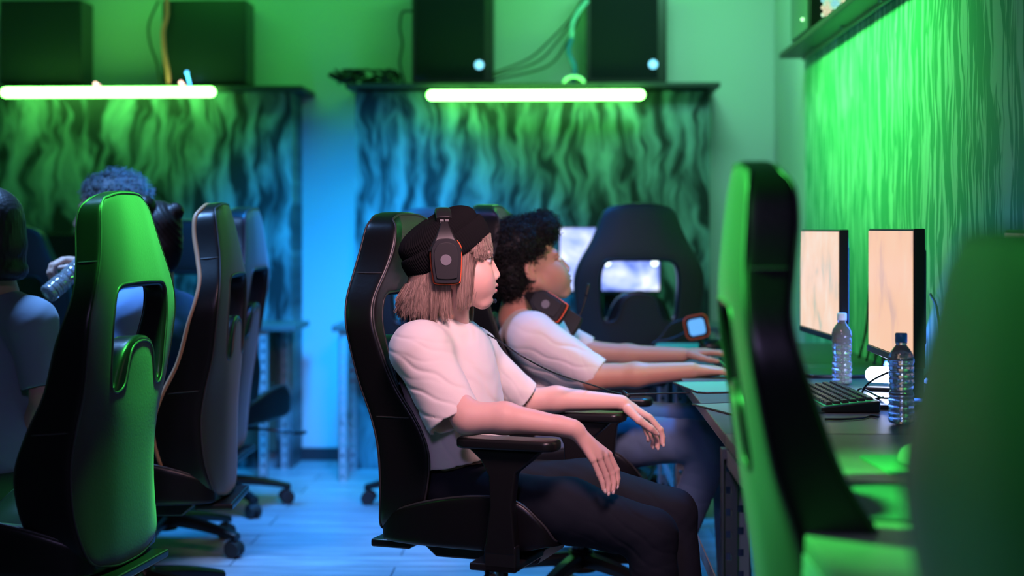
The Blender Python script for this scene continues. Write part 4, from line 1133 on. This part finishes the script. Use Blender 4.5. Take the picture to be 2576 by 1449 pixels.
# ---------------------------------------------------------------- curly-haired boy
pb = person('curly-haired person in a pale T-shirt facing right, arms stretched to the desk', (.06, 5.10, 0))
MB = frame(W(1324, 678, 5.05), R(14), R(19), 0, 1.04)
yb = R(-4)
P = xf(head_prims(), MB)
P += [cap(MB@Vector((-.03,0,-.05)), W(1300,800,5.08), .055, .062, k=.02), ell(W(1340,860,5.1), (.10,.16,.12), rotz(yb), k=.03), ell(W(1400,1010,5.1), (.10,.14,.16), rotz(yb), k=.03),
      cap(W(1325,845,4.92), W(1352,845,5.28), .05, k=.03)]
P += [cap(W(1330,850,4.90), W(1490,948,4.86), .048, .043, k=.02), cap(W(1490,948,4.86), W(1600,944,4.84), .043, .038, k=.02), cap(W(1600,944,4.84), W(1740,932,4.82), .038, .026, k=.02)]
P += auto_hand(W(1745,932,4.82), (1,.05,-.02), (0,0,1), (-.05,1,0), 1.02, .55)
P += [cap(W(1365,845,5.28), W(1480,885,5.26), .046, .038, k=.02), cap(W(1480,885,5.26), W(1580,892,5.25), .038, .034, k=.02), cap(W(1580,892,5.25), W(1715,893,5.22), .034, .025, k=.02)]
P += auto_hand(W(1720,892,5.22), (1,.02,.10), (-.1,0,1), (0,1,0), 1.02, .4, thumb_side=-1)
P += [ell(W(1410,1100,5.1), (.11,.14,.07), rotz(yb), k=.03)]
keep(mesh_sdf('body', P, .003, M_skin, None, color=skin_color(MB, (.52,.27,.19), (.42,.17,.15), brow=(.05,.03,.02))), pb)
eyes(MB, None)
for o in [o for o in bpy.data.objects if o.name.startswith('eyeball') and o.parent is None]: keep(o, pb)
a0, a1 = W(1345,848,4.90), W(1500,946,4.87); f0, f1 = W(1380,838,5.27), W(1484,880,5.27)
S = [ell(W(1345,870,5.1), (.125,.18,.13), rotz(yb)), ell(W(1385,985,5.1), (.130,.17,.17), rotz(yb), k=.05), ell(W(1405,1050,5.1), (.13,.165,.12), rotz(yb), k=.04),
     cap(W(1325,850,4.93), W(1350,850,5.27), .060, k=.05), cap(W(1310,812,5.06), W(1328,842,4.93), .05, .066, k=.03), cap(W(1310,812,5.1), W(1350,842,5.27), .05, .06, k=.03),
     ccap(a0, a1, .073, .060, k=.05), ccap(f0, f1, .064, .044, k=.03), cap(W(1360,900,4.93), W(1440,950,4.93), .06, .05, k=.04)]
dN = (a1-a0).normalized(); dF = (f1-f0).normalized()
S += [ccap(a1-dN*.06, a1+dN*.03, .046, .055, k=.004, op='s'), ccap(f1-dF*.04, f1+dF*.03, .036, .041, k=.004, op='s'), ell(W(1306,792,5.08), (.07,.07,.045), k=.006, op='s')]
S += [half(W(1400,1100,5.1), Vector((.1,0,-1)), k=.004)]
fd = folds([(W(1400,900,4.88), (.3,0,1), .055, .13, 1.5), (W(1370,960,4.95), (.5,0,1), .05, .13, 1.2), (W(1470,920,4.86), (1,0,.2), .04, .08, .7)], .0045)
keep(mesh_sdf('t_shirt', S, .0042, M_tee2, None, disp=fd), pb)
J = legs(W(1430,1120,4.97), W(1600,1108,4.92), W(1800,1110,4.88), W(1712,1330,4.92), W(1440,1095,5.27), W(1620,1072,5.22), W(1830,1062,5.18), W(1850,1500,5.15), W(1405,1110,5.1), r=(.085,.078,.064,.056), yaw=yb)
fd = folds([(W(1680,1080,4.9), (1,0,.2), .05, .15, 1.2), (W(1760,1220,4.9), (.2,0,1), .04, .12, 1.2)], .0045)
keep(mesh_sdf('trousers', J, .0055, M_jean2, None, disp=fd), pb)
# tight curls over a soft base
M_curl = mat('black_hair', (.012,.010,.010), .5, spec=.4)
def curls(Mh, ells, drop, N, rad, m, parent, vox=.005, cr=.0055, tr=.0016, name='hair'):
    HP = xf(ells, Mh)
    om = mesh_sdf('tmp', HP, vox, m, None)
    me = om.data; nv = len(me.vertices); mv = np.zeros(nv*3, np.float32); me.vertices.foreach_get('co', mv); mv = mv.reshape(-1, 3)
    nn = np.zeros(nv*3, np.float32); me.vertices.foreach_get('normal', nn); nn = nn.reshape(-1, 3)
    mf = np.zeros(len(me.polygons)*4, np.int32); me.polygons.foreach_get('vertices', mf)
    bpy.data.objects.remove(om)
    idx = rng.choice(nv, min(N, nv), replace=False); K = 14; t = np.linspace(0, 1, K)
    n_ = nn[idx]; p_ = mv[idx]; ref = np.tile([0.3,.5,.8], (len(idx), 1)); a = np.cross(n_, ref); a /= np.linalg.norm(a, axis=1, keepdims=True)+1e-9; b = np.cross(n_, a)
    ph = rng.uniform(0, 6.28, len(idx)); tw = rng.uniform(8, 13, len(idx)); ln = rng.uniform(.5, 1.2, len(idx))*rad; bend = rng.normal(0, .5, (len(idx), 2))
    ang = ph[:, None] + tw[:, None]*t[None]
    Ls = p_[:, None] + n_[:, None]*(ln[:, None, None]*t[None, :, None]-.004) + (a[:, None]*(np.cos(ang)[..., None]*cr + (bend[:, :1]*ln[:, None]*t[None]**2)[..., None]) + b[:, None]*(np.sin(ang)[..., None]*cr + (bend[:, 1:]*ln[:, None]*t[None]**2)[..., None]))
    V, F = strands(Ls, tr, tr*.5)
    V = np.concatenate([mv, V]); F = np.concatenate([mf.reshape(-1, 4), F+nv])
    return keep(np_mesh(name, V, F, m, None), parent)
curls(MB, [ell((-.010,0,.080), (.106,.092,.082)), ell((.083,0,.106), (.056,.066,.046), k=.025), ell((-.055,0,.0), (.060,.083,.075), k=.02),
           ell((.075,0,-.02), (.07,.09,.078), k=.006, op='s'), ell((.015,0,-.045), (.034,.12,.058), k=.006, op='s')], 0, 3400, .022, M_curl, pb)
# headset round his neck
ca, cb = W(1376,768,4.93), W(1418,808,5.13)
Yx = (cb-ca).normalized(); Zx = Vector((-.86,.15,.50)); Zx = (Zx - Yx*Zx.dot(Yx)).normalized(); Xx = Yx.cross(Zx)
MN = Matrix((Xx, Yx, Zx)).transposed().to_4x4(); MN.translation = (ca+cb)/2
headset('black and orange headset hanging round the neck of the curly-haired person', MN, [(.02,.112,-.030),(.05,.112,-.036),(.10,.105,-.026),(.150,.100,-.010)], gap=.092)

# ---------------------------------------------------------------- people on the left
def sitter(label, root, hc, hyaw, hs, neck, chest, belly, byaw, shoulders, arms, shirt, hand_list=(), col=(.55,.33,.26), extra=None, vox=.005, pitch=0):
    t = person(label, root); Mh = frame(hc, hyaw, pitch, 0, hs)
    P = xf(head_prims(), Mh) + [cap(Mh@Vector((-.02,0,-.05)), neck, .052, .056, k=.02), ell(chest, (.10,.15,.12), rotz(byaw), k=.03), ell(belly, (.10,.14,.17), rotz(byaw), k=.03)]
    S = [ell(chest, (.120,.175,.15), rotz(byaw)), ell(belly, (.125,.165,.20), rotz(byaw), k=.05), cap(shoulders[0], shoulders[1], .066, k=.03),
         cap(neck+Vector((0,0,-.02)), shoulders[0], .052, .064, k=.03), cap(neck+Vector((0,0,-.02)), shoulders[1], .052, .064, k=.03)]
    for a, b, c in arms:
        P += [cap(a, b, .045, .038, k=.02), cap(b, c, .038, .026, k=.02)]; S += [ccap(a, a.lerp(b, .85), .070, .062, k=.03)]
    for h in hand_list: P += h
    S += [ell(neck+Vector((0,0,.02)), (.072,.070,.045), k=.006, op='s')]
    keep(mesh_sdf('body', P, vox, M_skin, None, color=skin_color(Mh, col, (.5,.22,.2))), t)
    fd = folds([(belly, (.6,.2,1), .07, .22, 1.3), (chest, (.9,.2,.4), .08, .16, .8)], .0028)
    keep(mesh_sdf('t_shirt', S, .006, shirt, None, disp=fd), t)
    return t, Mh
# far left, seen from behind with a dark bob
hc = W(-44, 588, 4.45)
p1, M1 = sitter('person with a dark bob and grey-blue T-shirt at the left edge', (hc.x, 4.55, 0), hc, R(150), 1.06, W(0,740,4.50), W(-8,860,4.52), W(-5,1060,4.52), R(120),
    (W(-110,800,4.62), W(78,812,4.42)), [(W(80,815,4.42), W(112,1000,4.40), W(60,1120,4.55)), (W(-110,795,4.62), W(-150,1000,4.7), W(-90,1100,4.85))], M_greyt)
HPk = [ell((-.015,0,.045), (.112,.092,.088)), ell((-.035,0,-.03), (.098,.096,.10), k=.03), ell((-.035,0,-.10), (.098,.100,.050), k=.02), ell((.085,0,-.05), (.06,.07,.09), k=.01, op='s'), half((0,0,-.128), (0,0,-1), k=.008)]
keep(mesh_sdf('hair', xf(HPk, M1), .005, M_curl, None, disp=lambda p: .0012*np.sin(p[:,0]*500+p[:,1]*380)), p1)
keep(mesh_sdf('trousers', [ell(W(0,1250,4.55), (.17,.17,.12)), cap(W(-30,1260,4.6), W(-300,1290,4.9), .09, .07, k=.02), cap(W(60,1260,4.5), W(-180,1300,4.75), .09, .07, k=.02)], .008, M_dkt), p1)
# two hair buns
hc = W(394, 600, 4.92)
p2, M2 = sitter('person with two dark hair buns and blue T-shirt, seen from behind', (-1.30, 4.92, 0), hc, R(115), .94, W(392,735,4.92), W(388,850,4.92), W(385,1010,4.92), R(140),
    (W(330,785,4.80), W(448,790,5.02)), [(W(448,800,5.02), W(440,960,5.02), W(330,1030,5.15)), (W(318,800,4.80), W(285,950,4.78), W(200,1010,4.9))], M_bluet)
b1, b2 = M2.inverted()@W(364,518,4.84), M2.inverted()@W(441,532,4.88)
HPk = [ell((-.014,0,.045), (.106,.086,.086)), ell((-.04,0,-.03), (.080,.082,.085), k=.03), ell((-.035,0,-.085), (.055,.06,.04), k=.03), ell((.09,0,-.03), (.065,.07,.10), k=.01, op='s'), ell(b1, .036, k=.006), ell(b2, .030, k=.006)]
keep(mesh_sdf('hair', xf(HPk, M2), .0045, M_curl, None, disp=lambda p: .001*np.sin(p[:,0]*420+p[:,2]*300)), p2)
keep(mesh_sdf('trousers', [ell(W(380,1130,4.95), (.17,.17,.12)), cap(W(360,1140,4.85), W(40,1150,4.95), .085, .07, k=.02), cap(W(400,1140,5.05), W(80,1150,5.15), .085, .07, k=.02)], .008, M_dkt), p2)
# tousled hair, holding the bottle
hc = W(283, 535, 5.55)
h_w = W(228, 668, 4.93)
p3, M3 = sitter('person with tousled blue-lit hair holding up a water bottle behind the nearest left chair', (-1.55, 5.70, 0), hc, R(185), 1.04, W(285,665,5.58), W(300,780,5.60), W(300,950,5.62), R(180),
    (W(255,730,5.42), W(345,730,5.78)), [(W(250,735,5.42), W(280,860,5.15), h_w), (W(345,740,5.78), W(300,900,5.8), W(180,930,5.75))], M_bluet,
    hand_list=[auto_hand(h_w, (-.75,-.45,.2), (.1,.1,1), (0.4,-.9,0), 1.0, 1.5)])
curls(M3, [ell((-.014,0,.050), (.108,.090,.084)), ell((-.05,0,.0), (.06,.083,.07), k=.02), ell((.085,0,-.02), (.065,.09,.085), k=.006, op='s')], 0, 900, .03,
      mat('light_blond_hair', (.30,.33,.36), .5), p3, cr=.008, tr=.003, name='hair')
keep(mesh_sdf('trousers', [ell(W(300,1060,5.65), (.17,.17,.12)), cap(W(290,1060,5.55), W(60,1070,5.55), .085, .07, k=.02), cap(W(300,1060,5.75), W(80,1070,5.75), .085, .07, k=.02)], .009, M_dkt), p3)
# the bottle it holds, base towards the lower left
base, topp = W(118,742,4.72), W(238,640,4.86)
ax = (topp-base).normalized(); q = ax.to_track_quat('Z', 'Y').to_euler()
bottle('tilted clear water bottle held up beside the nearest left chair', base, (.7,.8,.95), 'pale_cap', 6, rot=q, h=.215, fill=.45)
# chair under the left-edge person, and the headset on the far desk
make_chair('gaming chair under the person at the left edge, mostly outside the picture', (W(0,600,4.52).x-.22, 4.40, 0), R(20), H=.88, z0=.375, arms=False)
MX = Matrix.Translation(W(1752, 830, 5.9)) @ Matrix.Rotation(R(-75), 4, 'Z') @ Matrix.Rotation(R(55), 4, 'X')
t = thing('headset', 'headset with a blue-lit cup and orange rim on the far desk above the boy\'s hands', 'headset', (0,0,0), 0, 'gaming headsets')
c0 = W(1752, 822, 5.85); t.location = (c0.x, c0.y, .751)
h0 = c0.z-.751
bm = bmesh.new(); prism(bm, rrect(.085,.085,.02), -.012, .012, 'y'); xform(bm, Matrix.Translation((0,0,h0)) @ Matrix.Rotation(R(-12), 4, 'Y')); c = obj('ear_cup', bm, M_hs, t, bevel=.004)
bm = bmesh.new(); prism(bm, rrect(.062,.062,.014), -.0145, -.011, 'y'); xform(bm, Matrix.Translation((0,0,h0)) @ Matrix.Rotation(R(-12), 4, 'Y')); obj('cup_plate', bm, mat('cup_light', (.1,.3,.6), .3, emit=(.12,.42,.9), estr=.9), c)
bm = bmesh.new(); tube(bm, [((Matrix.Rotation(R(-12),4,'Y')@Vector((a,-.008,b)))+Vector((0,0,h0))) for a, b in rrect(.088,.088,.022)], .003, 6, closed=True); obj('orange_ring', bm, M_orange, c)
bm = bmesh.new(); tube(bm, spline([(-.03,.02,h0-.02),(-.09,.04,h0-.05),(-.15,.05,.03),(-.17,.05,.006)], 8), .006, 8); tube(bm, spline([(.0,0,h0-.04),(.02,.02,.03),(.03,.02,.006)], 6), .01, 8); obj('headband', bm, M_hs, t)
c1 = W(1690, 800, 5.9); cable([W(1640,872,5.9), W(1665,845,5.9), W(1690,815,5.9), W(1735,800,5.88)], .004, M_cable, 'cable arching up to the blue-lit headset on the far desk')
# ================================================================ lights
def area(name, loc, target, size, power, col, size_y=None, spread=180):
    l = bpy.data.lights.new(name, 'AREA'); l.energy = power; l.color = col; l.size = size
    if size_y: l.shape = 'RECTANGLE'; l.size_y = size_y
    l.spread = R(spread)
    o = bpy.data.objects.new(name, l); C.objects.link(o); o.location = loc
    o.rotation_euler = (Vector(target)-Vector(loc)).to_track_quat('-Z', 'Y').to_euler()
    return o
GREEN = (.07, 1, .12); BLUE = (.0, .32, 1); PINK = (1, .55, .66)
area('green_side_wall_light', (-.10, 5.6, 2.45), (1.1, 5.6, 1.85), 2.0, 20, (.16, 1, .22), .15, 74)  # unseen area light standing in for a green source above the side wallpaper
area('green_panel_light_left', (-1.6, 7.0, 2.7), (-1.9, 8.0, 2.1), 1.2, 6.5, GREEN, .1)
area('green_panel_light_middle', (.1, 7.0, 2.7), (.1, 8.0, 2.1), 1.2, 6.5, GREEN, .1)
area('green_chair_fill_left', (-.90, 3.68, 2.0), (-1.08, 3.82, 1.30), .10, 5.5, GREEN, .10, 34)  # unseen narrow light added to green the left chair's headrest back
area('green_chair_fill_right', (-.45, 2.68, 1.80), (.28, 2.64, 1.12), .12, 10, GREEN, .12, 50)  # added out of view so the large blurred chair's back edge turns green
area('green_chair_fill_near', (-.22, 1.22, 1.62), (.34, 1.25, 1.18), .10, 1.0, GREEN, .1, 55)  # unseen light added beside the nearest chair to tint its back green
area('cool_pier_fill', (.55, 6.7, 2.9), (.75, 8.0, 1.5), .6, 16, (.25,.85,.55), .6, 120)  # unseen fill added to brighten the pier and upper far walls
area('blue_floor_light', (-.9, 5.9, 2.85), (-.8, 6.5, 0), .5, 56, (.01,.27,1), .5, 85)
area('violet_floor_light', (-.3, 5.2, 2.85), (-.9, 6.2, 0), .3, 3, (.45,.3,1), .3, 70)
area('blue_wall_light', (-1.0, 5.9, 2.0), (-.95, 8.05, .5), .3, 17, BLUE, .3, 62)
area('blue_knee_light', (.55, 5.4, 2.45), (.25, 4.6, .5), .2, 5.5, (.0,.30,1), .2, 55)
area('blue_left_light', (-1.75, 4.6, 2.8), (-1.4, 4.7, .9), .4, 20, (.2,.45,1), .4, 70)
area('violet_front_light', (-.3, .2, 2.1), (-.3, 3.0, .8), .3, 3.2, (.6,.45,1), .3, 70)
area('green_desk_light', (.85, 4.7, 2.5), (.50, 4.7, .7), .12, 1.0, GREEN, .5, 45)
area('pink_key_light', (.15, 2.75, 2.15), (-.05, 4.25, .98), .5, 6.8, PINK, .5, 58)
area('blue_desk_light', (1.05, 4.72, .98), (.75, 4.55, .80), .06, 3.2, (.04,.16,1), .45)
area('blue_wallpaper_light', (.98, 3.78, .80), (1.1, 3.66, .90), .06, 1.3, (.04,.20,1), .25)
w = bpy.data.worlds.new('world'); bpy.context.scene.world = w; w.use_nodes = True
w.node_tree.nodes['Background'].inputs[0].default_value = (.05,.12,.16,1); w.node_tree.nodes['Background'].inputs[1].default_value = .08
# ================================================================ camera
cd = bpy.data.cameras.new('camera'); cam = bpy.data.objects.new('camera', cd); C.objects.link(cam)
cam.location = (0, 0, CAMZ); cam.rotation_euler = (R(90), 0, YAW)
cd.sensor_width = 36; cd.lens = F_PX/2576*36; cd.shift_y = -(724.5-HZ)/2576
cd.clip_start = .05; cd.clip_end = 60
cd.dof.use_dof = True; cd.dof.focus_distance = 4.05; cd.dof.aperture_fstop = 1.7
sc = bpy.context.scene; sc.camera = cam
sc.view_settings.view_transform = 'Standard'; sc.view_settings.look = 'None'; sc.view_settings.exposure = 0; sc.view_settings.gamma = 1
sc.cycles.max_bounces = 8; sc.cycles.transmission_bounces = 8; sc.cycles.use_denoising = True; sc.cycles.caustics_refractive = False; sc.cycles.caustics_reflective = False
sc.cycles.sample_clamp_indirect = 6
